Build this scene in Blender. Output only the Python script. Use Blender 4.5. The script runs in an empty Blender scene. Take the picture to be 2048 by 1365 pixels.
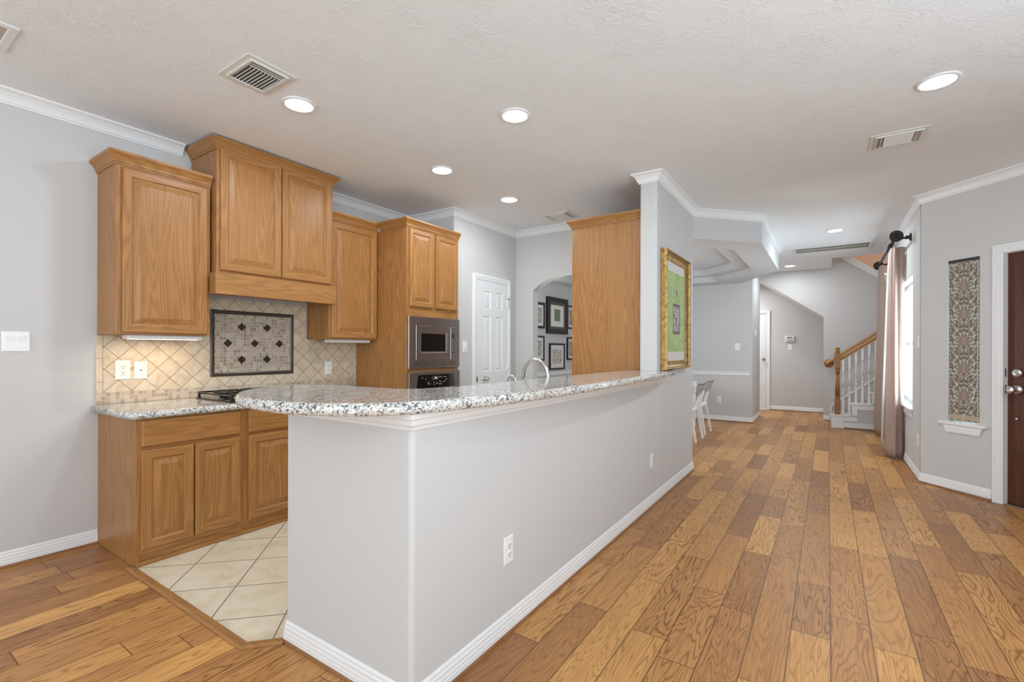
import bpy, bmesh, math, random
from mathutils import Vector, Matrix
PI = math.pi
random.seed(7)
sc = bpy.context.scene
COL = sc.collection

# ------------------------------------------------------------ camera, world, lights, exposure
H = 2.75                      # ceiling height
cam_d = bpy.data.cameras.new('camera'); cam = bpy.data.objects.new('camera', cam_d); COL.objects.link(cam)
cam_d.sensor_width = 36.0; cam_d.sensor_fit = 'HORIZONTAL'
cam_d.lens = 942.7 / 2048 * 36
cam_d.shift_y = (700.3 - 682.5) / 2048
cam_d.clip_start = 0.05
cam.matrix_world = (Matrix.Translation((0, 0, 1.262)) @ Matrix.Rotation(math.radians(33.83), 4, 'Z')
                    @ Matrix.Rotation(PI / 2, 4, 'X') @ Matrix.Rotation(math.radians(0.15), 4, 'Z'))
sc.camera = cam

w = bpy.data.worlds.new('world'); sc.world = w; w.use_nodes = True
bg = w.node_tree.nodes['Background']
bg.inputs[0].default_value = (0.93, 0.96, 1.0, 1); bg.inputs[1].default_value = 1.6

def area(name, loc, rot, sx, sy, power, col=(1, 1, 1)):
    d = bpy.data.lights.new(name, 'AREA'); d.shape = 'RECTANGLE'; d.size = sx; d.size_y = sy
    d.energy = power; d.color = col
    o = bpy.data.objects.new(name, d); COL.objects.link(o); o.location = loc; o.rotation_euler = rot
    return o
# added fill lights behind and beside the camera, tilted up to brighten the ceiling
DAY = (0.72, 0.885, 1.0)
area('fill_rear', (-1.0, -4.35, 1.5), (PI / 2 + math.radians(52), 0, 0), 5.2, 2.0, 128, DAY)
area('fill_right', (2.2, -0.6, 1.5), (PI / 2 + math.radians(58), 0, PI / 2), 5.5, 2.0, 165, DAY)
# added light, out of sight behind the kitchen wall, to brighten the dining room
area('fill_dining', (-3.9, 5.75, 1.5), (PI / 2 + math.radians(15), 0, -PI / 2), 0.9, 1.3, 54, (0.9, 0.95, 1.0))
# hall window
area('daylight_hall', (1.7, 7.2, 1.3), (PI / 2 + math.radians(35), 0, PI / 2), 2.6, 2.0, 190, DAY)
# stair lights on the upper floor
# unseen light added to lift the passage under the stairs
area('fill_passage', (-1.85, 10.75, 2.6), (0, 0, 0), 0.6, 0.6, 30, (0.95, 0.98, 1.0))
area('upstairs_lamp', (1.4, 10.6, 5.0), (0, 0, 0), 1.2, 0.8, 40, (1.0, 0.95, 0.9))
LAMP_W = 10.0

sc.view_settings.view_transform = 'Standard'; sc.view_settings.look = 'None'
sc.view_settings.exposure = 0.14; sc.view_settings.gamma = 1.0
try: sc.view_settings.use_curve_mapping = False
except Exception: pass
sc.cycles.use_denoising = True
sc.cycles.max_bounces = 10; sc.cycles.diffuse_bounces = 5; sc.cycles.glossy_bounces = 4
sc.cycles.transmission_bounces = 6; sc.cycles.transparent_max_bounces = 8
sc.cycles.sample_clamp_indirect = 6.0; sc.cycles.caustics_reflective = False; sc.cycles.caustics_refractive = False

# ------------------------------------------------------------ node helpers
class NT:
    def __init__(s, name):
        s.mat = bpy.data.materials.new(name); s.mat.use_nodes = True
        s.t = s.mat.node_tree; s.p = s.t.nodes['Principled BSDF']; s.out = s.t.nodes['Material Output']
    def new(s, typ, **kw):
        n = s.t.nodes.new(typ)
        for k, v in kw.items(): setattr(n, k, v)
        return n
    def put(s, sock, v):
        if isinstance(v, bpy.types.NodeSocket): s.t.links.new(v, sock)
        elif v is not None:
            if hasattr(sock.default_value, '__len__') and isinstance(v, (int, float)): sock.default_value = (v,) * len(sock.default_value)
            elif hasattr(sock.default_value, '__len__') and len(sock.default_value) == 4 and len(v) == 3: sock.default_value = (*v, 1)
            else: sock.default_value = v
    def m(s, op, a, b=None, c=None):
        n = s.new('ShaderNodeMath', operation=op)
        for i, v in enumerate((a, b, c)):
            if v is not None: s.put(n.inputs[i], v)
        return n.outputs[0]
    def vm(s, op, a, b=None):
        n = s.new('ShaderNodeVectorMath', operation=op)
        s.put(n.inputs[0], a)
        if b is not None: s.put(n.inputs[3] if op == 'SCALE' else n.inputs[1], b)
        return n.outputs['Value'] if op in ('LENGTH', 'DOT_PRODUCT') else n.outputs[0]
    def obj(s): return s.new('ShaderNodeTexCoord').outputs['Object']
    def rnd(s): return s.new('ShaderNodeObjectInfo').outputs['Random']
    def sep(s, v):
        n = s.new('ShaderNodeSeparateXYZ'); s.put(n.inputs[0], v); return n.outputs
    def comb(s, x=0.0, y=0.0, z=0.0):
        n = s.new('ShaderNodeCombineXYZ')
        for i, v in enumerate((x, y, z)): s.put(n.inputs[i], v)
        return n.outputs[0]
    def noise(s, vec, scale, detail=2.0, rough=0.5, dist=0.0, color=False):
        n = s.new('ShaderNodeTexNoise'); s.put(n.inputs['Vector'], vec)
        n.inputs['Scale'].default_value = scale; n.inputs['Detail'].default_value = detail
        n.inputs['Roughness'].default_value = rough; n.inputs['Distortion'].default_value = dist
        return n.outputs['Color' if color else 'Fac']
    def voro(s, vec, scale, out='Color', feature='F1'):
        n = s.new('ShaderNodeTexVoronoi', feature=feature); s.put(n.inputs['Vector'], vec); n.inputs['Scale'].default_value = scale
        return n.outputs[out]
    def white(s, vec):
        n = s.new('ShaderNodeTexWhiteNoise', noise_dimensions='3D'); s.put(n.inputs['Vector'], vec); return n.outputs
    def ramp(s, fac, stops, interp='LINEAR'):
        n = s.new('ShaderNodeValToRGB'); n.color_ramp.interpolation = interp
        e = n.color_ramp.elements
        while len(e) < len(stops): e.new(0.5)
        for el, (p, c) in zip(e, stops): el.position = p; el.color = (*c, 1) if len(c) == 3 else c
        s.put(n.inputs[0], fac); return n.outputs[0]
    def mix(s, fac, a, b, mode='MIX'):
        n = s.new('ShaderNodeMix', data_type='RGBA', blend_type=mode)
        s.put(n.inputs[0], fac); s.put(n.inputs[6], a); s.put(n.inputs[7], b); return n.outputs[2]
    def bump(s, h, strength=0.2, dist=0.01):
        n = s.new('ShaderNodeBump'); n.inputs['Strength'].default_value = strength; n.inputs['Distance'].default_value = dist
        s.put(n.inputs['Height'], h); s.put(s.p.inputs['Normal'], n.outputs[0])
    def set(s, **kw):
        for k, v in kw.items(): s.put(s.p.inputs[k.replace('_', ' ')], v)
        return s
def lin(r, g, b):
    f = lambda c: (c / 255 / 12.92) if c <= 10.3 else ((c / 255 + 0.055) / 1.055) ** 2.4
    return (f(r), f(g), f(b))
def plain(name, col, rough=0.5, metal=0.0, **kw):
    n = NT(name); n.set(Base_Color=col, Roughness=rough, Metallic=metal)
    for k, v in kw.items(): n.put(n.p.inputs[k.replace('_', ' ')], v)
    return n.mat

# ------------------------------------------------------------ materials
def paint(name, col, scale=160, strength=0.12, rough=0.75, dist=0.002):
    n = NT(name); o = n.obj()
    h = n.noise(o, scale, 3, 0.6)
    big = n.noise(o, 1.3, 2)
    c = n.mix(n.m('MULTIPLY', big, 0.05), col, tuple(x * 0.85 for x in col))
    n.set(Base_Color=c, Roughness=rough); n.put(n.p.inputs['Specular IOR Level'], 0.25)
    n.bump(h, strength, dist); return n.mat
M = {}
M['wall'] = paint('wall_paint', (0.588, 0.580, 0.573))
M['ceiling'] = None
def ceil_mat():
    n = NT('textured_ceiling_paint'); o = n.obj()
    d = n.vm('ADD', o, n.vm('SCALE', n.noise(o, 9, 2, color=True), 0.12))
    h1 = n.noise(d, 42, 4, 0.6, 1.2); mask = n.ramp(n.noise(o, 5.0, 2), [(0.35, (0.25,) * 3), (0.7, (1,) * 3)])
    h = n.m('MULTIPLY', n.m('POWER', h1, 1.6), mask)
    n.set(Base_Color=(0.835, 0.86, 0.885), Roughness=0.85); n.put(n.p.inputs['Specular IOR Level'], 0.15)
    n.bump(h, 0.5, 0.012); return n.mat
M['ceiling'] = ceil_mat()
M['soffit'] = paint('soffit_paint', (0.60, 0.61, 0.62))
M['peach'] = paint('peach_paint', lin(205, 165, 138))
M['trim'] = plain('white_trim_paint', (0.80, 0.805, 0.81), 0.35)
M['door_white'] = plain('white_door_paint', (0.76, 0.765, 0.77), 0.4)
M['plastic'] = plain('white_plastic', (0.82, 0.82, 0.81), 0.3)
M['plastic_ivory'] = plain('ivory_plastic', (0.80, 0.78, 0.74), 0.3)
M['slot'] = plain('dark_slot', (0.03, 0.03, 0.03), 0.6)
M['vent'] = plain('vent_enamel', (0.70, 0.70, 0.67), 0.4)
M['vent_dark'] = plain('vent_shadow_duct', (0.05, 0.045, 0.04), 0.9)
M['vent_grey'] = plain('vent_grey_louvre', (0.30, 0.295, 0.28), 0.5)
M['speaker'] = plain('tan_grille', (0.50, 0.45, 0.41), 0.8)
M['nickel'] = plain('brushed_nickel', (0.62, 0.60, 0.57), 0.28, 1.0)
M['nickel_dark'] = plain('dark_nickel', (0.30, 0.29, 0.28), 0.35, 1.0)
M['black_iron'] = plain('black_iron', (0.012, 0.011, 0.011), 0.35)
M['black_gloss'] = plain('black_glass', (0.008, 0.008, 0.009), 0.06)
M['black_frame'] = plain('black_frame_wood', (0.02, 0.016, 0.014), 0.4)
M['bronze_frame'] = plain('bronze_frame', (0.10, 0.065, 0.04), 0.4)
M['print_dark'] = plain('control_print', (0.45, 0.46, 0.48), 0.5)
M['cord'] = plain('white_cord', (0.8, 0.79, 0.76), 0.7)
M['white_chair'] = plain('white_chair_plastic', (0.82, 0.82, 0.83), 0.25)
M['table_white'] = plain('white_table_lacquer', (0.85, 0.85, 0.86), 0.2)
M['mat_board'] = plain('white_mat_board', (0.72, 0.71, 0.69), 0.8)
M['carpet'] = paint('beige_carpet', (0.42, 0.36, 0.30), 400, 0.6, 0.95, 0.004)
M['aluminium'] = plain('window_vinyl', (0.85, 0.85, 0.86), 0.35)

def steel():
    n = NT('stainless_steel'); o = n.obj()
    s = n.sep(o); v = n.comb(n.m('MULTIPLY', s[0], 4.0), s[1], n.m('MULTIPLY', s[2], 600.0))
    g = n.noise(v, 1.0, 2)
    n.set(Base_Color=n.mix(g, (0.34, 0.325, 0.31), (0.46, 0.44, 0.42)), Metallic=1.0, Roughness=n.m('ADD', n.m('MULTIPLY', g, 0.08), 0.27))
    return n.mat
M['steel'] = steel()

def oak(name, axis, light, mid, dark, rough=0.38, freq=7.0, cont=1.0):
    """flat-sawn oak, grain along axis"""
    n = NT(name); o = n.obj(); r = n.rnd()
    o = n.vm('ADD', o, n.comb(n.m('MULTIPLY', r, 17.0), n.m('MULTIPLY', r, 31.0), n.m('MULTIPLY', r, 23.0)))
    s = n.sep(o)
    st = [freq] * 3; st[axis] = 0.55
    v = n.comb(n.m('MULTIPLY', s[0], st[0]), n.m('MULTIPLY', s[1], st[1]), n.m('MULTIPLY', s[2], st[2]))
    base = n.noise(v, 1.0, 1.5, 0.45, 0.25)
    rings = n.m('ABSOLUTE', n.m('SINE', n.m('MULTIPLY', base, 62.0)))
    rings = n.m('POWER', rings, 1.6)
    st2 = [330.0] * 3; st2[axis] = 7.0
    v2 = n.comb(n.m('MULTIPLY', s[0], st2[0]), n.m('MULTIPLY', s[1], st2[1]), n.m('MULTIPLY', s[2], st2[2]))
    pores = n.ramp(n.noise(v2, 1.0, 2, 0.6), [(0.33, (0, 0, 0)), (0.52, (1, 1, 1))])
    st3 = [5.0] * 3; st3[axis] = 0.4
    v3 = n.comb(n.m('MULTIPLY', s[0], st3[0]), n.m('MULTIPLY', s[1], st3[1]), n.m('MULTIPLY', s[2], st3[2]))
    tone = n.noise(v3, 2.0, 2)
    c = n.mix(tone, mid, light)
    c = n.mix(n.m('MULTIPLY', n.m('SUBTRACT', 1.0, rings), 0.42 * cont), c, dark)
    c = n.mix(n.m('MULTIPLY', n.m('SUBTRACT', 1.0, pores), 0.35 * cont), c, dark)
    n.set(Base_Color=c, Roughness=rough); n.put(n.p.inputs['Specular IOR Level'], 0.4)
    n.bump(pores, 0.06, 0.001); return n.mat
OL, OM, OD = (0.455, 0.222, 0.074), (0.36, 0.163, 0.046), (0.19, 0.077, 0.019)
M['oakz'] = oak('honey_oak_vertical', 2, OL, OM, OD)
M['oakx'] = oak('honey_oak_horizontal', 0, OL, OM, OD)
M['oaky'] = oak('honey_oak_depth', 1, OL, OM, OD)
M['newel_oak'] = oak('stair_oak_vertical', 2, (0.42, 0.19, 0.065), (0.34, 0.14, 0.045), (0.2, 0.075, 0.02))
M['rail_oak'] = oak('stair_oak_rail', 0, (0.50, 0.26, 0.08), (0.42, 0.2, 0.055), (0.26, 0.11, 0.03))
M['shoe'] = oak('oak_shoe_moulding', 1, (0.36, 0.175, 0.075), (0.28, 0.125, 0.05), (0.16, 0.065, 0.025))
M['threshold'] = oak('oak_transition_strip', 0, (0.42, 0.21, 0.075), (0.34, 0.155, 0.05), (0.2, 0.085, 0.025))
M['mahogany'] = oak('mahogany_door', 2, (0.125, 0.042, 0.02), (0.085, 0.028, 0.014), (0.035, 0.011, 0.006), 0.3, 16.0)

def floor_wood():
    n = NT('hardwood_planks'); s = n.sep(n.obj())
    W = 0.1492
    u = n.m('DIVIDE', n.m('SUBTRACT', s[0], 0.0125), W); row = n.m('FLOOR', u); fu = n.m('SUBTRACT', u, row)
    wr = n.white(n.comb(row, 3.7, 0.0))
    L = n.m('ADD', 0.74, n.m('MULTIPLY', wr['Value'], 0.4))
    v = n.m('DIVIDE', n.m('ADD', s[1], n.m('MULTIPLY', n.m('FRACT', n.m('MULTIPLY', wr['Value'], 37.3)), 5.0)), L)
    # break lengths: shift the joint by a random amount per board
    cell0 = n.m('FLOOR', v); jit = n.m('MULTIPLY', n.m('SUBTRACT', n.white(n.comb(row, cell0, 9.1))['Value'], 0.5), 0.55)
    fv0 = n.m('SUBTRACT', v, cell0)
    jpos = n.m('ADD', 0.5, jit)
    above = n.m('GREATER_THAN', fv0, jpos); cell = n.m('ADD', cell0, above)
    dv = n.m('MULTIPLY', n.m('ABSOLUTE', n.m('SUBTRACT', fv0, jpos)), L)
    du = n.m('MULTIPLY', n.m('MINIMUM', fu, n.m('SUBTRACT', 1.0, fu)), W)
    edge = n.m('MINIMUM', du, dv)
    r1 = n.white(n.comb(row, cell, 1.3))['Value']; r2 = n.white(n.comb(row, cell, 5.9))['Value']; r3 = n.white(n.comb(row, cell, 8.2))['Value']
    off = n.comb(n.m('MULTIPLY', r1, 40.0), n.m('MULTIPLY', r2, 40.0), n.m('MULTIPLY', r3, 40.0))
    fx = n.m('ADD', 5.0, n.m('MULTIPLY', r2, 9.0))
    g = n.vm('ADD', n.comb(n.m('MULTIPLY', s[0], fx), n.m('MULTIPLY', s[1], 1.0), 0.0), off)
    base = n.noise(g, 1.0, 2.4, 0.5, 0.3)
    rings = n.ramp(n.m('ABSOLUTE', n.m('SINE', n.m('MULTIPLY', base, 64.0))), [(0.0, (0, 0, 0)), (0.5, (0.8,) * 3), (1.0, (1, 1, 1))])
    fine = n.noise(n.vm('ADD', n.comb(n.m('MULTIPLY', s[0], 230.0), n.m('MULTIPLY', s[1], 6.0), 0.0), off), 1.0, 2, 0.6)
    fine = n.ramp(fine, [(0.3, (0, 0, 0)), (0.6, (1, 1, 1))])
    tone = n.noise(n.vm('ADD', n.comb(n.m('MULTIPLY', s[0], 6.0), n.m('MULTIPLY', s[1], 0.9), 0.0), off), 1.5, 2)
    t = n.m('ADD', n.m('MULTIPLY', r3, 0.72), n.m('MULTIPLY', tone, 0.34))
    c = n.ramp(t, [(0.05, (0.31, 0.142, 0.056)), (0.32, (0.45, 0.216, 0.078)), (0.62, (0.58, 0.292, 0.098)), (0.95, (0.73, 0.39, 0.128))])
    dk = n.mix(1.0, c, (0.36, 0.29, 0.24), 'MULTIPLY')
    c = n.mix(n.m('MULTIPLY', n.m('SUBTRACT', 1.0, rings), n.m('ADD', 0.48, n.m('MULTIPLY', r1, 0.5))), c, dk)
    c = n.mix(n.m('MULTIPLY', n.m('SUBTRACT', 1.0, fine), 0.40), c, dk)
    seam = n.ramp(edge, [(0.0, (0, 0, 0)), (0.0013, (1, 1, 1))])
    c = n.mix(seam, (0.10, 0.048, 0.02), c)
    n.set(Base_Color=c, Roughness=n.m('ADD', 0.3, n.m('MULTIPLY', tone, 0.16))); n.put(n.p.inputs['Specular IOR Level'], 0.32)
    n.bump(n.m('ADD', n.m('MULTIPLY', seam, 1.0), n.m('MULTIPLY', n.m('ADD', rings, fine), 0.1)), 0.25, 0.0012); return n.mat
M['floor'] = floor_wood()

def diamond(n, a, b, a0, b0, pitch, grout):
    """45-degree tile grid; returns grout mask (1 = tile), cell vector"""
    u = n.m('DIVIDE', n.m('SUBTRACT', a, a0), pitch); v = n.m('DIVIDE', n.m('SUBTRACT', b, b0), pitch)
    return square(n, n.m('ADD', u, v), n.m('SUBTRACT', u, v), grout / (pitch / 1.41421))
def square(n, p, q, g):
    cp, cq = n.m('FLOOR', p), n.m('FLOOR', q)
    fp, fq = n.m('SUBTRACT', p, cp), n.m('SUBTRACT', q, cq)
    e = n.m('MINIMUM', n.m('MINIMUM', fp, n.m('SUBTRACT', 1.0, fp)), n.m('MINIMUM', fq, n.m('SUBTRACT', 1.0, fq)))
    mask = n.ramp(e, [(g * 0.35, (0, 0, 0)), (g * 0.6, (1, 1, 1))])
    return mask, n.comb(cp, cq, 0.0)
def tile_floor():
    n = NT('cream_floor_tile'); s = n.sep(n.obj())
    mask, cell = diamond(n, s[0], s[1], -2.606, 1.264, 0.467, 0.006)
    r = n.white(cell)['Value']
    mott = n.noise(n.vm('ADD', n.obj(), n.vm('SCALE', cell, 3.7)), 6.0, 5, 0.62, 0.6)
    c = n.ramp(mott, [(0.3, (0.60, 0.51, 0.37)), (0.5, (0.70, 0.62, 0.47)), (0.72, (0.76, 0.69, 0.55))])
    c = n.mix(n.m('MULTIPLY', r, 0.12), c, (0.60, 0.52, 0.39))
    c = n.mix(mask, (0.16, 0.12, 0.09), c)
    n.set(Base_Color=c, Roughness=0.32); n.bump(mask, 0.3, 0.002); return n.mat
M['tile_floor'] = tile_floor()
SPL_Y, SPL_Z = 1.03, 0.90       # origin of the backsplash object
def splash_field():
    n = NT('travertine_wall_tile'); s = n.sep(n.obj())
    mask, cell = diamond(n, s[0], s[2], 1.072 - SPL_Y, 1.276 - SPL_Z, 0.1478, 0.0042)
    r = n.white(cell)['Value']
    mott = n.noise(n.vm('ADD', n.obj(), n.vm('SCALE', cell, 1.7)), 16.0, 5, 0.65, 0.5)
    c = n.ramp(mott, [(0.28, (0.50, 0.39, 0.27)), (0.5, (0.64, 0.53, 0.39)), (0.75, (0.74, 0.65, 0.51))])
    c = n.mix(n.m('MULTIPLY', r, 0.25), c, (0.58, 0.45, 0.33))
    c = n.mix(mask, (0.30, 0.20, 0.12), c)
    n.set(Base_Color=c, Roughness=0.4); n.bump(mask, 0.35, 0.002); return n.mat
M['splash'] = splash_field()
def plain_tile():
    n = NT('travertine_border_tile')
    mott = n.noise(n.obj(), 16.0, 5, 0.65, 0.5); s = n.sep(n.obj())
    fz = n.m('FRACT', n.m('DIVIDE', n.m('SUBTRACT', s[2], 0.298), 0.152))
    j = n.m('LESS_THAN', fz, 0.025)
    c = n.ramp(mott, [(0.28, (0.54, 0.43, 0.31)), (0.5, (0.66, 0.55, 0.42)), (0.75, (0.74, 0.65, 0.52))])
    n.set(Base_Color=n.mix(j, c, (0.34, 0.24, 0.15)), Roughness=0.4); return n.mat
M['border_tile'] = plain_tile()
def mosaic(name, pal, pitch=0.0256, z0=0.0):
    n = NT(name); s = n.sep(n.obj())
    mask, cell = square(n, n.m('DIVIDE', s[0], pitch), n.m('DIVIDE', n.m('SUBTRACT', s[2], z0), pitch), 0.10)
    r = n.white(cell)['Value']
    c = n.ramp(r, [(i / len(pal), p) for i, p in enumerate(pal)], 'CONSTANT')
    c = n.mix(n.m('MULTIPLY', n.noise(n.obj(), 90.0, 3), 0.35), c, (0.62, 0.54, 0.44))
    c = n.mix(mask, (0.60, 0.52, 0.42), c)
    n.set(Base_Color=c, Roughness=0.45); n.bump(mask, 0.3, 0.0015); return n.mat
M['mosaic'] = mosaic('brown_stone_mosaic', [(0.40, 0.31, 0.235), (0.30, 0.225, 0.165), (0.44, 0.36, 0.28), (0.235, 0.17, 0.125), (0.36, 0.285, 0.22), (0.48, 0.40, 0.32), (0.33, 0.255, 0.20), (0.42, 0.31, 0.25)])
M['mosaic_strip'] = mosaic('tan_stone_mosaic', [(0.52, 0.41, 0.30), (0.42, 0.31, 0.215), (0.58, 0.48, 0.37), (0.36, 0.26, 0.18), (0.54, 0.43, 0.33), (0.47, 0.36, 0.27)], 0.0252, 0.0)
def emperador(name, a, b):
    n = NT(name); o = n.obj()
    v = n.noise(o, 60.0, 4, 0.65, 1.5)
    n.set(Base_Color=n.ramp(v, [(0.42, a), (0.62, b), (0.75, (0.30, 0.23, 0.17))]), Roughness=0.3); n.bump(n.noise(o, 160, 2), 0.25, 0.002); return n.mat
M['dark_marble'] = emperador('dark_marble_border', (0.035, 0.022, 0.015), (0.085, 0.06, 0.045))
M['black_marble'] = emperador('black_marble_diamond', (0.012, 0.009, 0.008), (0.03, 0.022, 0.018))
def granite():
    n = NT('speckled_granite'); o = n.obj()
    o2 = n.vm('ADD', o, n.vm('SCALE', n.vm('SUBTRACT', n.noise(o, 80.0, 2, color=True), (0.5, 0.5, 0.5)), 0.018))
    c1 = n.sep(n.voro(o2, 220.0))[0]
    c = n.ramp(c1, [(0.0, (0.70, 0.68, 0.64)), (0.30, (0.78, 0.77, 0.74)), (0.48, (0.60, 0.565, 0.51)), (0.56, (0.33, 0.33, 0.335)), (0.66, (0.62, 0.59, 0.53)), (0.76, (0.52, 0.43, 0.32)), (0.81, (0.43, 0.43, 0.43))], 'CONSTANT')
    c2 = n.voro(n.vm('ADD', o2, (3.1, 1.7, 0.4)), 150.0)
    cs = n.sep(c2)
    clump = n.noise(o, 16.0, 2, 0.5)
    thr = n.m('SUBTRACT', 1.06, n.m('MULTIPLY', clump, 0.58))
    dk = n.m('GREATER_THAN', cs[1], thr)
    c = n.mix(n.m('MULTIPLY', dk, 0.92), c, n.ramp(cs[2], [(0.0, (0.05, 0.055, 0.062)), (0.4, (0.11, 0.115, 0.12)), (0.75, (0.20, 0.185, 0.165))], 'CONSTANT'))
    tan = n.ramp(n.noise(n.vm('ADD', o, (7.7, 2.0, 1.0)), 7.0, 3), [(0.55, (0, 0, 0)), (0.75, (1, 1, 1))])
    c = n.mix(n.m('MULTIPLY', tan, 0.45), c, (0.62, 0.46, 0.29), 'MULTIPLY')
    n.set(Base_Color=c, Roughness=0.09); n.put(n.p.inputs['Specular IOR Level'], 0.55); return n.mat
M['granite'] = granite()
def gold():
    n = NT('antique_gold_leaf'); o = n.obj(); v = n.noise(o, 30, 4, 0.7)
    n.set(Base_Color=n.ramp(v, [(0.3, (0.16, 0.085, 0.02)), (0.55, (0.42, 0.255, 0.075)), (0.8, (0.60, 0.40, 0.14))]), Metallic=0.65, Roughness=0.38); return n.mat
M['gold'] = gold()
M['gold_brown'] = plain('brown_frame_cove', (0.17, 0.10, 0.06), 0.4, 0.3)
def linen(name, col):
    n = NT(name); s = n.sep(n.obj())
    a = n.noise(n.comb(n.m('MULTIPLY', s[0], 60.0), n.m('MULTIPLY', s[1], 60.0), n.m('MULTIPLY', s[2], 900.0)), 1.0, 2)
    b = n.noise(n.comb(n.m('MULTIPLY', s[0], 700.0), n.m('MULTIPLY', s[1], 700.0), n.m('MULTIPLY', s[2], 30.0)), 1.0, 2)
    k = n.m('MULTIPLY', n.m('ADD', a, b), 0.5)
    c = n.mix(k, tuple(x * 0.78 for x in col), tuple(min(1, x * 1.15) for x in col))
    n.set(Base_Color=c, Roughness=0.9); n.put(n.p.inputs['Specular IOR Level'], 0.1)
    tr = n.new('ShaderNodeBsdfTranslucent'); n.put(tr.inputs[0], c)
    mx = n.new('ShaderNodeMixShader'); mx.inputs[0].default_value = 0.35
    n.t.links.new(n.p.outputs[0], mx.inputs[1]); n.t.links.new(tr.outputs[0], mx.inputs[2]); n.t.links.new(mx.outputs[0], n.out.inputs[0])
    return n.mat
M['curtain'] = linen('blush_linen', (0.60, 0.465, 0.405))
M['lining'] = linen('white_lining', (0.8, 0.79, 0.77))
def glass(name, col=(1, 1, 1), alpha=0.12, rough=0.0):
    n = NT(name)
    t = n.new('ShaderNodeBsdfTransparent'); n.put(t.inputs[0], col)
    g = n.new('ShaderNodeBsdfGlossy'); g.inputs['Roughness'].default_value = rough
    mx = n.new('ShaderNodeMixShader'); mx.inputs[0].default_value = alpha
    n.t.links.new(t.outputs[0], mx.inputs[1]); n.t.links.new(g.outputs[0], mx.inputs[2]); n.t.links.new(mx.outputs[0], n.out.inputs[0])
    return n.mat
M['glass'] = glass('window_glass', (0.95, 0.97, 0.97), 0.06)
M['picture_glass'] = glass('picture_glass', (1, 1, 1), 0.03, 0.02)
M['smoke'] = glass('smoky_acrylic', (0.88, 0.87, 0.885), 0.10, 0.05)
def lamp_mat(name, col, e):
    n = NT(name); n.set(Base_Color=(0.9, 0.9, 0.9), Roughness=0.5); n.put(n.p.inputs['Emission Color'], col); n.p.inputs['Emission Strength'].default_value = e; return n.mat
M['lens'] = lamp_mat('lit_lens', (1, 0.98, 0.95), 9.0)
M['tube_lit'] = lamp_mat('lit_tube', (1, 0.86, 0.66), 2.0)
M['display'] = lamp_mat('teal_display', (0.10, 0.42, 0.50), 0.6)
def damask():
    n = NT('damask_fabric'); s = n.sep(n.obj())
    P_ = 0.243; x = n.m('SUBTRACT', s[0], 0.124)
    ax = n.m('ABSOLUTE', x)
    t = n.m('DIVIDE', n.m('SUBTRACT', s[2], 0.10), P_); fz = n.m('MULTIPLY', n.m('SUBTRACT', n.m('FRACT', t), 0.5), P_)
    # leafy ground: symmetric about the centre, repeating
    v = n.comb(n.m('MULTIPLY', ax, 1.0), 0.0, fz)
    wv = n.vm('ADD', v, n.vm('SCALE', n.noise(v, 26.0, 2, color=True), 0.035))
    leaf = n.ramp(n.noise(wv, 58.0, 2.5, 0.55, 0.9), [(0.44, (0, 0, 0)), (0.50, (1, 1, 1))])
    # central flower
    r = n.m('SQRT', n.m('ADD', n.m('MULTIPLY', x, x), n.m('MULTIPLY', n.m('MULTIPLY', fz, fz), 0.72)))
    th = n.m('ARCTAN2', fz, ax)
    pet = n.m('ADD', 0.052, n.m('MULTIPLY', n.m('COSINE', n.m('MULTIPLY', th, 9.0)), 0.013))
    inner = n.m('ADD', 0.024, n.m('MULTIPLY', n.m('COSINE', n.m('MULTIPLY', th, 9.0)), 0.006))
    flower = n.m('LESS_THAN', r, pet); halo = n.m('LESS_THAN', r, n.m('ADD', pet, 0.005)); core = n.m('LESS_THAN', r, inner)
    lines = n.m('GREATER_THAN', n.m('SINE', n.m('MULTIPLY', th, 18.0)), 0.15)
    bgc, br, lt = (0.50, 0.51, 0.44), (0.17, 0.125, 0.09), (0.40, 0.33, 0.26)
    c = n.mix(leaf, bgc, br)
    c = n.mix(halo, c, bgc)
    c = n.mix(flower, c, n.mix(lines, br, (0.36, 0.31, 0.25)))
    c = n.mix(core, c, n.mix(leaf, lt, (0.28, 0.21, 0.16)))
    n.set(Base_Color=c, Roughness=0.85); n.bump(n.noise(n.obj(), 700, 2), 0.2, 0.001); return n.mat
M['damask'] = damask()
M['fringe'] = plain('tan_braid', (0.46, 0.36, 0.27), 0.9)
def art(name, stops, scale, dist=1.0):
    n = NT(name); v = n.noise(n.obj(), scale, 5, 0.7, dist)
    n.set(Base_Color=n.ramp(v, stops), Roughness=0.7); return n.mat
M['art_a'] = art('pressed_leaf_print', [(0.3, (0.09, 0.15, 0.06)), (0.6, (0.20, 0.28, 0.14)), (0.8, (0.3, 0.34, 0.2))], 24)
M['art_b'] = art('sepia_landscape_sketch', [(0.38, (0.22, 0.19, 0.15)), (0.5, (0.52, 0.49, 0.43)), (0.6, (0.66, 0.64, 0.6))], 26)
M['art_c'] = art('ink_figure_sketch', [(0.4, (0.10, 0.10, 0.11)), (0.5, (0.5, 0.46, 0.36)), (0.56, (0.66, 0.64, 0.6))], 20, 2)
M['art_d'] = art('warm_abstract_print', [(0.4, (0.30, 0.18, 0.10)), (0.55, (0.55, 0.45, 0.36)), (0.7, (0.66, 0.62, 0.56))], 14)
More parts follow.
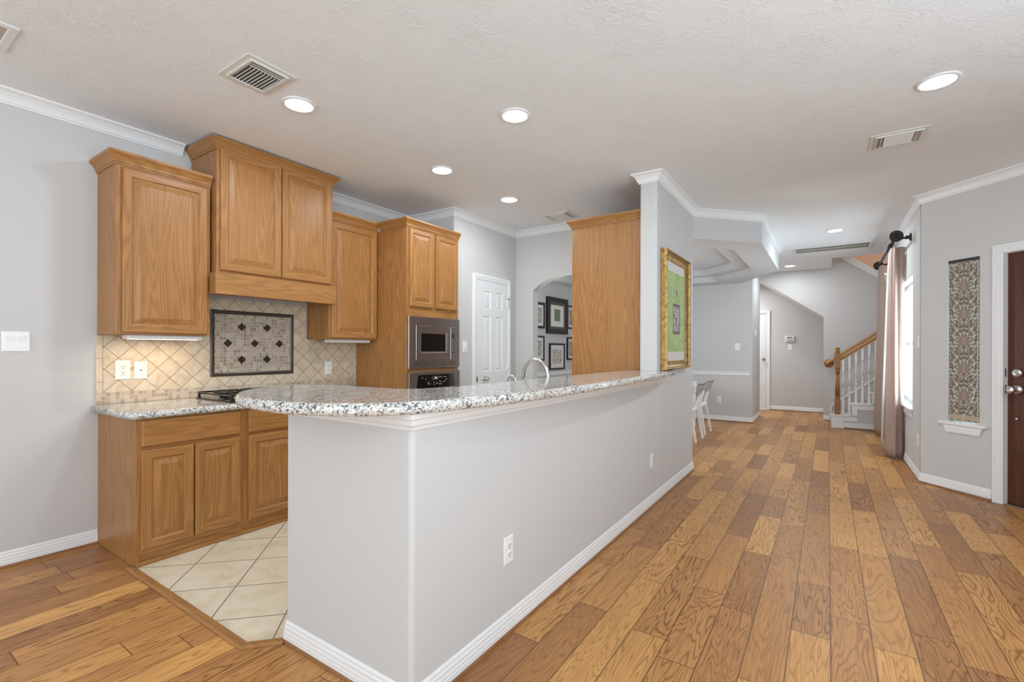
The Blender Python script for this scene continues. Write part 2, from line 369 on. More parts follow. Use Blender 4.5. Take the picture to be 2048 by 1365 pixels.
def art_green():
    n = NT('green_print'); s = n.sep(n.obj()); o = n.obj()
    def rect(x0, x1, z0, z1):
        a = n.m('MULTIPLY', n.m('GREATER_THAN', s[0], x0), n.m('LESS_THAN', s[0], x1))
        return n.m('MULTIPLY', a, n.m('MULTIPLY', n.m('GREATER_THAN', s[2], z0), n.m('LESS_THAN', s[2], z1)))
    v = n.noise(o, 7, 4, 0.6)
    c = n.ramp(v, [(0.3, (0.30, 0.46, 0.13)), (0.7, (0.47, 0.62, 0.24))])
    c = n.mix(n.m('MULTIPLY', rect(0.20, 0.29, 0.28, 0.84), n.m('GREATER_THAN', n.noise(o, 45, 4, 0.7), 0.52)), c, (0.36, 0.42, 0.27))
    blot = n.ramp(n.noise(o, 28, 3, 0.6, 1.0), [(0.42, (0.17, 0.09, 0.11)), (0.5, (0.40, 0.28, 0.31)), (0.56, (0.62, 0.56, 0.56))])
    c = n.mix(rect(0.34, 0.58, 0.32, 0.60), c, (0.13, 0.07, 0.08)); c = n.mix(rect(0.36, 0.56, 0.345, 0.575), c, blot)
    c = n.mix(rect(0.37, 0.48, 0.66, 0.78), c, n.mix(n.m('GREATER_THAN', n.noise(o, 25, 2), 0.5), (0.45, 0.52, 0.30), (0.18, 0.15, 0.13)))
    n.set(Base_Color=c, Roughness=0.6); return n.mat
M['art_green'] = art_green()

# ------------------------------------------------------------ mesh helpers
class MB:
    def __init__(s): s.bm = bmesh.new(); s.mi = 0
    def face(s, vs, mi=None):
        try: f = s.bm.faces.new(vs)
        except ValueError: return None
        f.material_index = s.mi if mi is None else mi; return f
    def v(s, *c): return s.bm.verts.new(c)
    def box(s, x0, x1, y0, y1, z0, z1, bev=0.0, mi=None, seg=2):
        tmp = bmesh.new()
        q = [tmp.verts.new((x, y, z)) for z in (z0, z1) for x, y in ((x0, y0), (x1, y0), (x1, y1), (x0, y1))]
        for f in ((3, 2, 1, 0), (4, 5, 6, 7), (0, 1, 5, 4), (1, 2, 6, 5), (2, 3, 7, 6), (3, 0, 4, 7)): tmp.faces.new([q[i] for i in f])
        if bev > 0: bmesh.ops.bevel(tmp, geom=list(tmp.edges), offset=bev, segments=seg, profile=0.5, affect='EDGES')
        s.merge(tmp, mi); return s
    def merge(s, tmp, mi=None, mat=None):
        mp = {}
        for vv in tmp.verts: mp[vv] = s.bm.verts.new(mat @ vv.co if mat else vv.co)
        for f in tmp.faces:
            g = s.face([mp[x] for x in f.verts], mi)
            if g: g.smooth = f.smooth
        tmp.free()
    def prism(s, poly, axis, a, b, mi=None, smooth=False):
        """extrude 2D polygon along axis ('x','y','z') from a to b"""
        def pt(p, t): return {'x': (t, p[0], p[1]), 'y': (p[0], t, p[1]), 'z': (p[0], p[1], t)}[axis]
        A = [s.v(*pt(p, a)) for p in poly]; B = [s.v(*pt(p, b)) for p in poly]
        n = len(poly)
        s.face(A[::-1], mi); s.face(B, mi)
        for i in range(n):
            f = s.face((A[i], A[(i + 1) % n], B[(i + 1) % n], B[i]), mi)
            if f: f.smooth = smooth
        return s
    def rings(s, rs, cap0=True, cap1=True, closed=True, smooth=True, mi=None):
        R = [[s.v(*p) for p in r] for r in rs]; n = len(rs[0])
        for a, b in zip(R, R[1:]):
            for i in range(n if closed else n - 1):
                f = s.face((a[i], a[(i + 1) % n], b[(i + 1) % n], b[i]), mi)
                if f: f.smooth = smooth
        if cap0: s.face(R[0][::-1], mi)
        if cap1: s.face(R[-1], mi)
        return s
    def tube(s, pts, r, seg=10, smooth=True, mi=None):
        pts = [Vector(p) for p in pts]; rs = []
        rad = r if isinstance(r, (list, tuple)) else [r] * len(pts)
        up = Vector((0, 0, 1)); prev = None
        for i, p in enumerate(pts):
            t = (pts[min(i + 1, len(pts) - 1)] - pts[max(i - 1, 0)]).normalized()
            if prev is None:
                a = t.cross(up); a = t.cross(Vector((1, 0, 0))) if a.length < 1e-3 else a
            else: a = prev - t * prev.dot(t)
            a.normalize(); prev = a; b = t.cross(a)
            rs.append([p + rad[i] * (math.cos(2 * PI * k / seg) * a + math.sin(2 * PI * k / seg) * b) for k in range(seg)])
        return s.rings(rs, smooth=smooth, mi=mi)
    def lathe(s, prof, c=(0, 0, 0), axis='z', seg=20, mi=None):
        rs = []
        for r, t in prof:
            ring = []
            for k in range(seg):
                a = 2 * PI * k / seg; x, y = r * math.cos(a), r * math.sin(a)
                p = {'z': (x, y, t), 'y': (y, t, x), 'x': (t, x, y)}[axis]
                ring.append((p[0] + c[0], p[1] + c[1], p[2] + c[2]))
            rs.append(ring)
        return s.rings(rs, mi=mi)
    def sqloft(s, secs, mi=None, smooth=False):
        """secs: (cx,cy,z,half_x,half_y)"""
        return s.rings([[(cx - a, cy - b, z), (cx + a, cy - b, z), (cx + a, cy + b, z), (cx - a, cy + b, z)] for cx, cy, z, a, b in secs], smooth=smooth, mi=mi)
    def sweep(s, prof, path, side=1, closed=False, mi=None, end_cut=None):
        """moulding: prof [(d,z)] swept along the plan path, d measured to the left (side=1) or right (-1)"""
        P_ = [Vector(p) for p in path]; n = len(P_); seg = n if closed else n - 1
        nr = []
        for i in range(seg):
            d = (P_[(i + 1) % n] - P_[i]).normalized(); nr.append(Vector((-d.y, d.x)) * side)
        rs = []
        for i in range(n):
            if closed: n1, n2 = nr[i - 1], nr[i]
            else: n1, n2 = nr[max(i - 1, 0)], nr[min(i, seg - 1)]
            mv = (n1 + n2) / (1 + n1.dot(n2))
            rs.append([(P_[i].x + d * mv.x, P_[i].y + d * mv.y, z) for d, z in prof])
        if closed: rs.append(rs[0])
        return s.rings(rs, smooth=False, mi=mi, cap0=not closed, cap1=not closed)
    def rects(s, x0, x1, z0, z1, steps, y=0.0, cap=True, mis=None, back=False):
        """nested rectangles in the local xz plane; steps (inset, out) with out toward -y"""
        R = []
        for ins, out in steps:
            R.append([s.v(x0 + ins, y - out, z0 + ins), s.v(x1 - ins, y - out, z0 + ins), s.v(x1 - ins, y - out, z1 - ins), s.v(x0 + ins, y - out, z1 - ins)])
        for a, b in zip(R, R[1:]):
            for i in range(4):
                mi = None if mis is None else mis[i % 2]
                s.face((a[i], a[(i + 1) % 4], b[(i + 1) % 4], b[i]), mi)
        if cap: s.face(R[-1])
        if back: s.face(R[0][::-1])
        return s
    def rectloft(s, secs, cap=False, back=False, y=0.0):
        R = [[s.v(x0, y - o_, z0), s.v(x1, y - o_, z0), s.v(x1, y - o_, z1), s.v(x0, y - o_, z1)] for x0, x1, z0, z1, o_ in secs]
        for a, b in zip(R, R[1:]):
            for i in range(4): s.face((a[i], a[(i + 1) % 4], b[(i + 1) % 4], b[i]))
        if cap: s.face(R[-1])
        if back: s.face(R[0][::-1])
        return s
    def build(s, name, mats, parent=None, loc=None, rotz=0.0, merge=False):
        if merge: bmesh.ops.remove_doubles(s.bm, verts=s.bm.verts, dist=1e-5)
        bmesh.ops.recalc_face_normals(s.bm, faces=s.bm.faces)
        me = bpy.data.meshes.new(name); s.bm.to_mesh(me); s.bm.free()
        for mm in (mats if isinstance(mats, (list, tuple)) else [mats]): me.materials.append(mm)
        o = bpy.data.objects.new(name, me); COL.objects.link(o)
        if parent: o.parent = parent
        if loc: o.location = loc
        o.rotation_euler = (0, 0, rotz)
        return o
def tag(o, label, cat, group=None):
    o['label'] = label; o['category'] = cat
    if group: o['group'] = group
    return o
def thing(name, label, cat, loc=(0, 0, 0), rotz=0.0, group=None):
    o = bpy.data.objects.new(name, None); o.empty_display_size = 0.1; COL.objects.link(o)
    o.location = loc; o.rotation_euler = (0, 0, rotz); return tag(o, label, cat, group)
def struct(o, label=None):
    o['kind'] = 'structure'
    if label: o['label'] = label
    return o
def dup(root, loc, rotz, label, group=None):
    def cp(o, par):
        c = o.copy(); COL.objects.link(c)
        if par: c.parent = par
        for ch in o.children: cp(ch, c)
        return c
    r = cp(root, None); r.location = loc; r.rotation_euler = (0, 0, rotz); r['label'] = label
    if group: r['group'] = group
    return r
E_, W_, S_ = PI / 2, -PI / 2, 0.0     # rotz of things on a wall that faces +x, -x, -y

# ------------------------------------------------------------ the shell
XW, XP, XI = -3.93, -3.275, -1.183     # kitchen wall, pantry wall, hall side of the peninsula wall
YJ, YA, YP, YT = 3.78, 4.97, 1.15, 3.93   # jog, arch wall, peninsula end, tall wall front
DX, DY = 0.74, 5.94                    # corner where the 45-degree entry wall starts
def sbox(name, mat, *bx, label=None):
    m = MB()
    for b in bx: m.box(*b)
    return struct(m.build(name, mat), label)

sbox('floor', M['floor'], (-4.3, 3.2, -4.7, 11.6, -0.12, 0.0))
m = MB(); m.prism([(XW, 1.05), (-2.048, 1.05), (-1.94, 1.165), (-1.94, 1.2), (-1.25, 1.2), (-1.25, 4.98), (XW, 4.98)], 'z', 0.0, 0.003)
struct(m.build('floor_kitchen', M['tile_floor']))
m = MB()
m.box(-4.3, 2.6, -4.7, 9.15, H, H + 0.12); m.box(-4.3, 0.05, 9.15, 10.2, H, H + 0.12)
struct(m.build('ceiling', M['ceiling']))
sbox('wall_left', M['wall'], (XW - 0.12, XW, -4.6, YJ, 0, H))
sbox('wall_pantry', M['wall'], (XW - 0.12, XP, YJ, YA, 0, H))
# rear and right walls with wide openings added for fill light, behind the camera
sbox('wall_rear', M['wall'], (XW, 2.3, -4.6, -4.48, 0, 0.45), (XW, 2.3, -4.6, -4.48, 2.55, H), (XW, -3.65, -4.6, -4.48, 0.45, 2.55), (1.65, 2.3, -4.6, -4.48, 0.45, 2.55))
sbox('wall_right', M['wall'], (2.3, 2.42, -4.6, 4.5, 0, 0.45), (2.3, 2.42, -4.6, 4.5, 2.55, H), (2.3, 2.42, -4.6, -3.5, 0.45, 2.55), (2.3, 2.42, 2.3, 4.5, 0.45, 2.55))

# arched wall between kitchen and dining room
arch = []
xa0, xa1, zs, za = -3.02, -1.98, 2.0, 2.165
for k in range(25):
    t = k / 24; x = xa0 + (xa1 - xa0) * t; c = (2 * t - 1)
    arch.append((x, zs + (za - zs) * (1 - abs(c) ** 2.3)))
m = MB(); m.prism([(XP, 0), (xa0, 0)] + arch + [(xa1, 0), (-1.33, 0), (-1.33, H), (XP, H)], 'y', YA, YA + 0.115)
struct(m.build('wall_arch', M['wall']))

# peninsula half wall (rounded corner) and the full-height wall that ends it
def arcpts(cx, cy, r, a0, a1, n=6): return [(cx + r * math.cos(math.radians(a0 + (a1 - a0) * k / n)), cy + r * math.sin(math.radians(a0 + (a1 - a0) * k / n))) for k in range(n + 1)]
m = MB(); r = 0.02
m.prism([(-1.93, YP + 0.12)] + [(-1.93, YP)] + arcpts(XI - r, YP + r, r, -90, 0) + [(XI, YT), (XI - 0.127, YT), (XI - 0.127, YP + 0.12)], 'z', 0, 1.044)
struct(m.build('wall_peninsula', M['wall']))
m = MB()
m.prism(arcpts(-1.33 + r, YT + r, r, 180, 270) + arcpts(XI - r, YT + r, r, 270, 360) + [(XI, 5.18), (-1.33, 5.18)], 'z', 0, H)
struct(m.build('wall_column', M['wall']))

# dining room
sbox('wall_dining', M['wall'], (-4.0, -1.09, 9.1, 9.22, 0, H), (-1.21, -1.09, 9.22, 10.2, 0, H))
sbox('wall_dining_left', M['wall'], (-4.12, -4.0, 5.085, 9.22, 0, H))
OUT = [(-0.604, 5.82), (-0.604, 7.92), (-1.28, 9.1), (-4.0, 9.1), (-4.0, 8.0), (-4.0, 6.0), (-4.0, 5.085), (-1.183, 5.18)]
IN1 = [(-0.92, 6.02), (-0.92, 7.98), (-1.60, 8.66), (-3.0, 8.66), (-3.68, 7.98), (-3.68, 6.02), (-3.06, 5.40), (-1.54, 5.40)]
def shrink(poly, d):
    n = len(poly); P_ = [Vector(p) for p in poly]; out = []
    for i in range(n):
        d1 = (P_[i] - P_[i - 1]).normalized(); d2 = (P_[(i + 1) % n] - P_[i]).normalized()
        n1, n2 = Vector((-d1.y, d1.x)), Vector((-d2.y, d2.x)); mv = (n1 + n2) / (1 + n1.dot(n2))
        out.append(tuple(P_[i] + d * mv))
    return out
IN2 = shrink(IN1, 0.24)
ZS, Z1, Z2 = 2.44, 2.535, 2.63
m = MB()
seq = [[(x, y, H) for x, y in OUT], [(x, y, ZS) for x, y in OUT], [(x, y, ZS) for x, y in IN1], [(x, y, Z1) for x, y in IN1], [(x, y, Z1) for x, y in IN2], [(x, y, Z2) for x, y in IN2]]
m.rings(seq, cap0=False, cap1=True, smooth=False)
struct(m.build('ceiling_tray', M['soffit']))

# stair hall
ST = 10.2
def slope_z(x): return 2.649 + (-1.141 - x) * 0.7207
m = MB()
m.prism([(-0.065, 0), (2.9, 0), (2.9, 2.47), (0.9, 2.47), (0.305, 2.918), (0.305, 3.6), (-1.25, 3.6), (-1.25, slope_z(-1.25)), (-1.09, slope_z(-1.09)), (-0.065, slope_z(-0.065))], 'y', ST, ST + 0.12)
struct(m.build('wall_stair', M['wall']))
m = MB(); m.prism([(-2.4, 2.75), (-1.25, slope_z(-1.25)), (0.35, slope_z(0.35)), (0.35, slope_z(0.35) + 0.1), (-1.2, 2.9), (-2.4, 2.9)], 'y', ST + 0.12, 11.4)
struct(m.build('ceiling_passage', M['wall']))
sbox('wall_passage', M['wall'], (-2.4, 0.35, 11.4, 11.52, 0, 2.75), (-2.52, -2.4, 10.2, 11.52, 0, 2.75), (0.23, 0.35, ST + 0.12, 11.4, 0, 1.6))
sbox('wall_upper', M['peach'], (-2.4, 2.9, 11.4, 11.52, 2.75, 5.3))
sbox('wall_upper_side', M['wall'], (2.9, 3.02, 9.15, 11.52, 0, 5.3), (0.05, 2.9, 9.03, 9.15, H + 0.12, 5.3), (-2.52, -2.4, 9.15, 11.52, 2.9, 5.3), (-2.4, 0.05, 9.03, 9.15, H + 0.12, 5.3))
sbox('ceiling_upper', M['ceiling'], (-2.52, 3.02, 9.03, 11.52, 5.3, 5.4))
# window wall of the hall
WY0, WY1, WZ0, WZ1 = 6.46, 7.95, 0.655, 2.06
sbox('wall_window', M['wall'], (DX, DX + 0.16, DY + 0.05, WY0, 0, H), (DX, DX + 0.16, WY1, 9.15, 0, H), (DX, DX + 0.16, WY0, WY1, 0, WZ0), (DX, DX + 0.16, WY0, WY1, WZ1, H))
sbox('wall_stair_front', M['wall'], (DX + 0.16, 2.9, 9.03, 9.15, 0, H))
# 45-degree entry wall: local x along the wall, -y into the room
BL0, BL1, BZ0, BZ1 = 0.236, 0.484, 0.625, 2.08
DA0, DA1, DZ = 0.655, 1.58, 2.07
m = MB()
for b in ((0, BL0, 0, 0.14, 0, H), (BL1, DA0, 0, 0.14, 0, H), (DA1, 2.3, 0, 0.14, 0, H), (BL0, BL1, 0, 0.14, 0, BZ0), (BL0, BL1, 0, 0.14, BZ1, H), (DA0, DA1, 0, 0.14, DZ, H)): m.box(*b)
struct(m.build('wall_entry', M['wall'], loc=(DX, DY, 0), rotz=-PI / 4))

# mouldings
CROWN = [(0.0, H - 0.080), (0.007, H - 0.080), (0.009, H - 0.072), (0.016, H - 0.068), (0.018, H - 0.058), (0.026, H - 0.040), (0.040, H - 0.022), (0.052, H - 0.015), (0.060, H - 0.012), (0.062, H - 0.0005), (0.0, H - 0.0005)]
BASE = [(0.0, 0.018), (0.013, 0.018), (0.013, 0.036), (0.0115, 0.040), (0.0115, 0.052), (0.0095, 0.056), (0.0095, 0.070), (0.0065, 0.076), (0.0065, 0.086), (0.002, 0.095), (0.0, 0.095)]
SHOE = [(0.0, 0.0), (0.016, 0.0), (0.0155, 0.008), (0.012, 0.014), (0.007, 0.018), (0.0, 0.018)]
def trim(name, prof, path, side, mat='trim', label=None, closed=False):
    m = MB(); m.sweep(prof, path, side, closed); return struct(m.build(name, M[mat]), label)
trim('trim_1', CROWN, [(XW, -4.48), (XW, 1.52)], -1)
trim('trim_2', CROWN, [(XW, 2.57), (XW, YJ), (XP, YJ), (XP, YA), (-1.33, YA), (-1.33, YT), (XI, YT), (XI, 5.18), (-0.604, 5.82), (-0.604, 7.92), (-1.05, 8.70)], -1)
q = 1.6
trim('trim_3', CROWN, [(DX, 9.03), (DX, DY), (DX + q, DY - q)], -1)
def bases(tagname, path, side):
    trim('baseboard_' + tagname, BASE, path, side); 
    trim('baseboard_shoe_' + tagname, SHOE, path, side, 'shoe')
bases('left', [(XW, -4.48), (XW, 1.043)], -1)
bases('peninsula', [(-1.93, YP + 0.005), (-1.93, YP), (XI, YP), (XI, 5.18), (-1.33, 5.18)], -1)
bases('dining', [(-3.98, 9.1), (-1.09, 9.1), (-1.09, 10.2)], -1)
bases('passage', [(-1.015, 11.4), (0.2, 11.4)], -1)
bases('stair', [(-0.065, ST), (0.035, ST)], -1)
bases('entry', [(DX, 9.0), (DX, DY), (DX + 0.575 * 0.7071, DY - 0.575 * 0.7071)], -1)
bases('pantry', [(XP, YA - 0.11), (XP, YA), (xa0, YA)], -1)
# moulding under the raised bar
LEDGE = [(0.0, 0.985), (0.006, 0.985), (0.009, 0.995), (0.016, 1.003), (0.020, 1.020), (0.026, 1.026), (0.026, 1.0435), (0.0, 1.0435)]
trim('trim_4', LEDGE, [(-1.93, YP), (XI, YP), (XI, YT + 0.3)], -1)
# chair rail in the dining room
RAILP = [(0.0, 0.826), (0.012, 0.826), (0.014, 0.840), (0.008, 0.848), (0.008, 0.862), (0.018, 0.870), (0.018, 0.886), (0.0, 0.886)]
trim('trim_5', RAILP, [(-4.0, 5.2), (-4.0, 9.1), (-1.12, 9.1)], -1)
# oak transition strip between planks and tile
STRIP = [(-0.022, 0.0005), (0.022, 0.0005), (0.022, 0.006), (0.012, 0.013), (-0.012, 0.013), (-0.022, 0.006)]
m = MB(); m.sweep(STRIP, [(-3.325, 1.027), (-2.053, 1.027), (-1.945, 1.142)], 1)
struct(m.build('trim_6', M['threshold']))
# sloping cap on the upper stair guard and thin bead on the passage opening
m = MB()
dv = Vector((0.595, 0, -0.448)).normalized(); up_ = Vector((dv.z * -1, 0, dv.x))
for k, (a, b, t) in enumerate(((-0.085, -0.055, 0.03), (-0.055, -0.02, 0.045), (-0.02, 0.012, 0.06))):
    p0 = Vector((0.15, 0, 3.035)); p1 = Vector((0.9, 0, 2.47))
    m.prism([((p0 + up_ * a).x, (p0 + up_ * a).z), ((p1 + up_ * a).x, (p1 + up_ * a).z), ((p1 + up_ * b).x, (p1 + up_ * b).z), ((p0 + up_ * b).x, (p0 + up_ * b).z)], 'y', ST - t, ST)
struct(m.build('trim_7', M['trim']))
m = MB()   # stair skirt on the stair wall
m.prism([(0.036, 0.0), (0.036, 0.285), (0.7, 0.825), (2.0, 1.88), (2.0, 1.84), (0.7, 0.79), (0.062, 0.27), (0.062, 0.0)], 'y', ST - 0.015, ST)
struct(m.build('trim_8', M['trim']))

# ------------------------------------------------------------ cabinets (local x along the wall, -y into the room)
def raised_door(root, x0, x1, z0, z1, y, sw=0.056, name='door', t=0.019):
    m = MB(); mis = (1, 0)          # bottom/top rails horizontal grain, stiles vertical grain
    m.rects(x0, x1, z0, z1, [(0, 0.001), (0, t - 0.005), (0.003, t - 0.001), (0.007, t), (sw - 0.010, t), (sw - 0.005, t - 0.003), (sw, t - 0.010)], y, cap=True, mis=mis, back=True)
    d = m.build(name, [M['oakz'], M['oakx']], root)
    m = MB()
    m.rects(x0 + sw, x1 - sw, z0 + sw, z1 - sw, [(0, t - 0.0098), (0.004, t - 0.0095), (0.008, t - 0.0085), (0.034, t - 0.001), (0.037, t + 0.0005)], y, cap=True)
    m.build('raised_panel', M['oakz'], d)
    return d
def slab_drawer(root, x0, x1, z0, z1, y, t=0.019):
    m = MB(); m.rects(x0, x1, z0, z1, [(0, 0.001), (0, t - 0.007), (0.004, t - 0.002), (0.011, t)], y, cap=True, back=True)
    return m.build('drawer', M['oakx'], root)
CORN = [(0.0, 0.0), (0.006, 0.0), (0.008, 0.010), (0.014, 0.014), (0.014, 0.022), (0.018, 0.030), (0.028, 0.046), (0.040, 0.058), (0.043, 0.062), (0.043, 0.076), (0.0, 0.076)]
def face_frame(root, w, h, D, rails, stiles, z0=0.0, t=0.019):
    """rails: z ranges, stiles: x ranges"""
    m = MB()
    for a, b in stiles: m.box(a, b, -D, -D + t, z0, h, 0.001, mi=0, seg=1)
    for a, b in rails:
        for (s0, s1), (s2, s3) in zip(stiles, stiles[1:]): m.box(s1, s2, -D + 0.0004, -D + t, a, b, mi=1)
    return m.build('face_frame', [M['oakz'], M['oakx']], root)
def cornice(root, path, z):
    m = MB(); m.sweep([(d, zz + z) for d, zz in CORN], path, -1); return m.build('cornice', M['oakx'], root)
def upper(name, label, loc, rotz, w, D, h, doors, cz, path, mid=False, gap=0.0, lo=0.0, extra=None):
    t = thing(name, label, 'cabinet', loc, rotz)
    m = MB(); m.box(0, w, -D + 0.0195, -0.001, 0, h, 0.0015, seg=1); m.build('carcass', M['oakz'], t)
    st = [(0, 0.042), (w - 0.042, w)] if not mid else [(0, 0.042), (w / 2 - 0.03, w / 2 + 0.03), (w - 0.042, w)]
    face_frame(t, w, h, D, [(0, 0.04 + lo), (h - 0.07, h)], st)
    for a, b, c, d in doors: raised_door(t, a, b, c, d, -D)
    cornice(t, path, cz); return t
# left wall cabinet
uw, uD = 0.528, 0.325
upper('upper_cabinet', 'single-door oak wall cabinet at far left, above the two left outlets', (XW, 1.039, 1.353), E_, uw, uD, 1.04,
      [(0.030, 0.508, 0.012, 1.028)], 1.040, [(0, -0.002), (0, -uD), (uw, -uD)])
# hood cabinet
hw, hD = 0.926, 0.39
t = upper('hood_cabinet', 'tallest two-door oak cabinet reaching the ceiling, above the mosaic panel', (XW, 1.579, 1.795), E_, hw, hD, 0.866,
          [(0.022, 0.462, 0.022, 0.880), (0.470, 0.908, 0.022, 0.880)], 0.866, [(0, -0.002), (0, -hD), (hw, -hD), (hw, -0.002)], mid=True)
m = MB(); m.box(-0.024, hw + 0.006, -0.436, -0.348, -0.149, 0.0, 0.002, seg=1); m.box(0.002, hw - 0.002, -0.347, -0.016, -0.02, -0.0005)
m.build('valance', M['oakx'], t)
# right wall cabinet
rw = 0.528
upper('upper_cabinet', 'single-door oak wall cabinet between the hood cabinet and the oven cabinet', (XW, 2.516, 1.353), E_, rw, uD, 1.04,
      [(0.020, 0.508, 0.012, 1.028)], 1.040, [(0.0, -uD), (rw, -uD)])
# tall oven cabinet
ow, oD, oz = 0.722, 0.72, 2.395
t = thing('oven_cabinet', 'tall oak cabinet that houses the microwave and wall oven', 'cabinet', (XW, 3.052, 0), E_)
m = MB(); m.box(0, ow, -oD + 0.0195, -0.001, 0, oz, 0.0015, seg=1); m.build('carcass', M['oakz'], t)
face_frame(t, ow, oz, oD, [(0.0, 0.36), (1.02, 1.10), (1.55, 1.70), (oz - 0.06, oz)], [(0, 0.042), (ow - 0.042, ow)])
m = MB(); m.box(ow / 2 - 0.03, ow / 2 + 0.03, -oD, -oD + 0.019, 1.70, oz - 0.06); m.build('mullion', M['oakz'], t)
for a, b in ((0.028, 0.341), (0.378, 0.702)): raised_door(t, a, b, 1.664, 2.398 - 0.01, -oD, sw=0.05)
cornice(t, [(0, -uD - 0.045), (0, -oD), (ow, -oD)], 2.395)
m = MB(); m.box(0.03, ow - 0.03, -oD - 0.019, -oD - 0.001, 0.12, 0.34, 0.003); m.build('drawer', M['oakx'], t)

# base cabinets
def base_cab(label, loc, rotz, w, D, h, fronts, left_end=False):
    t = thing('base_cabinet', label, 'cabinet', loc, rotz)
    m = MB(); m.box(0, w, -D + 0.0195, -0.001, 0.072, h, 0.001, seg=1)
    if left_end: m.box(-0.0005, 0.018, -D + 0.0005, -0.001, 0.0042, h)
    m.build('carcass', M['oakz'], t)
    face_frame(t, w, h, D, [(0.072, 0.11), (0.66, 0.70), (h - 0.025, h)], [(0, 0.045), (w - 0.045, w)], 0.072)
    m = MB(); m.box(0.018 if left_end else 0.0, w, -D + 0.012, -D + 0.03, 0.0042, 0.072); m.box(0.0, w, -D + 0.001, -D + 0.0118, 0.0042, 0.03, 0.003)
    m.build('toe_board', M['oakx'], t)
    for kind, a, b, c, d in fronts:
        (raised_door if kind == 'd' else slab_drawer)(t, a, b, c, d, -D)
    return t
BD, BH = 0.64, 0.858
base_cab('oak base cabinet at the open left end, two doors under one wide drawer', (XW, 1.045, 0), E_, 0.594, BD, BH,
         [('r', 0.021, 0.572, 0.694, 0.846), ('d', 0.021, 0.291, 0.098, 0.672), ('d', 0.298, 0.572, 0.098, 0.672)], True)
base_cab('oak base cabinet under the cooktop, right door hidden by the peninsula end', (XW, 1.640, 0), E_, 0.82, BD, BH,
         [('r', 0.030, 0.40, 0.694, 0.846), ('d', 0.030, 0.40, 0.098, 0.672), ('r', 0.42, 0.79, 0.694, 0.846), ('d', 0.42, 0.79, 0.098, 0.672)])
base_cab('oak base cabinet behind the peninsula, beside the tall oven cabinet', (XW, 2.461, 0), E_, 0.59, BD, BH,
         [('r', 0.021, 0.569, 0.694, 0.846), ('d', 0.021, 0.291, 0.098, 0.672), ('d', 0.298, 0.569, 0.098, 0.672)])
for k, lab in enumerate(('sink-side oak base cabinet nearest the tall oak panel', 'sink-side oak base cabinet under the tall curved faucet', 'sink-side oak base cabinet nearest the open peninsula end')):
    base_cab(lab, (-1.3115, 3.97 - 0.90 * k, 0), W_, 0.899, 0.585, BH, [('r', 0.021, 0.44, 0.694, 0.846), ('d', 0.021, 0.44, 0.098, 0.672), ('r', 0.46, 0.878, 0.694, 0.846), ('d', 0.46, 0.878, 0.098, 0.672)])

# tall oak surround: side panel that faces the room, upper cabinet over the recess
pw, pD, pz = 0.93, 0.665, 2.395
t = thing('tall_cabinet', 'tall plain oak side panel and cabinet against the white column', 'cabinet', (-1.336, 4.93, 0), W_)
m = MB(); m.box(pw - 0.02, pw, -pD, -0.001, 0.0045, pz, 0.001, seg=1); m.build('side_panel', M['oakz'], t)
m = MB(); m.box(0.0, 0.02, -pD, -0.001, 0.0045, pz, 0.001, seg=1); m.build('side_panel', M['oakz'], t)
m = MB(); m.box(0.0205, pw - 0.0205, -pD + 0.02, -0.001, 1.84, pz - 0.001); m.build('carcass', M['oakz'], t)
for a, b in ((0.03, 0.455), (0.47, 0.90)): raised_door(t, a, b, 1.87, 2.37, -pD + 0.02, sw=0.05)
cornice(t, [(0.0, -pD), (pw, -pD), (pw, -0.002)], pz)

# ------------------------------------------------------------ stone tops
def bullnose(m, outline, z0, z1, r):
    n = len(outline); P_ = [Vector(p) for p in outline]; nv = []
    for i in range(n):
        d = (P_[(i + 1) % n] - P_[i - 1]).normalized(); nv.append(Vector((-d.y, d.x)))   # left = inside for CCW
    ins = []
    for k in range(7):
        a = PI / 2 * k / 6; ins.append((r * (1 - math.sin(a)), z0 + r * (1 - math.cos(a))))
    top = [(i_, z1 - (z - z0)) for i_, z in reversed(ins)]
    rs = [[(p.x + v.x * i_, p.y + v.y * i_, z) for p, v in zip(P_, nv)] for i_, z in ins + top]
    m.rings(rs, smooth=True)
def catmull(pts, k=5):
    out = []
    for i in range(1, len(pts) - 2):
        p0, p1, p2, p3 = [Vector(pts[j]) for j in (i - 1, i, i + 1, i + 2)]
        for q_ in range(k):
            t = q_ / k
            out.append(tuple(0.5 * ((2 * p1) + (-p0 + p2) * t + (2 * p0 - 5 * p1 + 4 * p2 - p3) * t * t + (-p0 + 3 * p1 - 3 * p2 + p3) * t ** 3)))
    out.append(tuple(pts[-2])); return out
front = [(-1.30, 4.55), (-1.18, 4.44), (-1.155, 4.33), (-1.10, 4.02), (-1.055, 3.70), (-1.022, 3.2), (-1.006, 2.7), (-1.0, 2.3), (-1.008, 1.95), (-1.03, 1.62), (-1.065, 1.38), (-1.115, 1.17), (-1.19, 1.03), (-1.28, 0.95), (-1.4, 0.892), (-1.53, 0.863), (-1.66, 0.862), (-1.80, 0.882), (-1.93, 0.93), (-2.04, 1.0), (-2.13, 1.10), (-2.178, 1.22), (-2.168, 1.33), (-2.10, 1.42), (-2.0, 1.452), (-1.85, 1.46), (-1.65, 1.462), (-1.56, 1.49), (-1.505, 1.58), (-1.475, 1.75), (-1.47, 2.2), (-1.47, 3.0), (-1.47, 3.985), (-1.47, 4.1)]
line = catmull(front)
outline = line[::-1] + [(XI + 0.001, 4.44), (XI + 0.001, YT - 0.001), (-1.331, YT - 0.001), (-1.331, 3.985)]
m = MB(); bullnose(m, outline, 1.0450, 1.0885, 0.021)
tag(m.build('bar_top', M['granite']), 'long curved speckled granite bar top with a rounded left end', 'countertop')
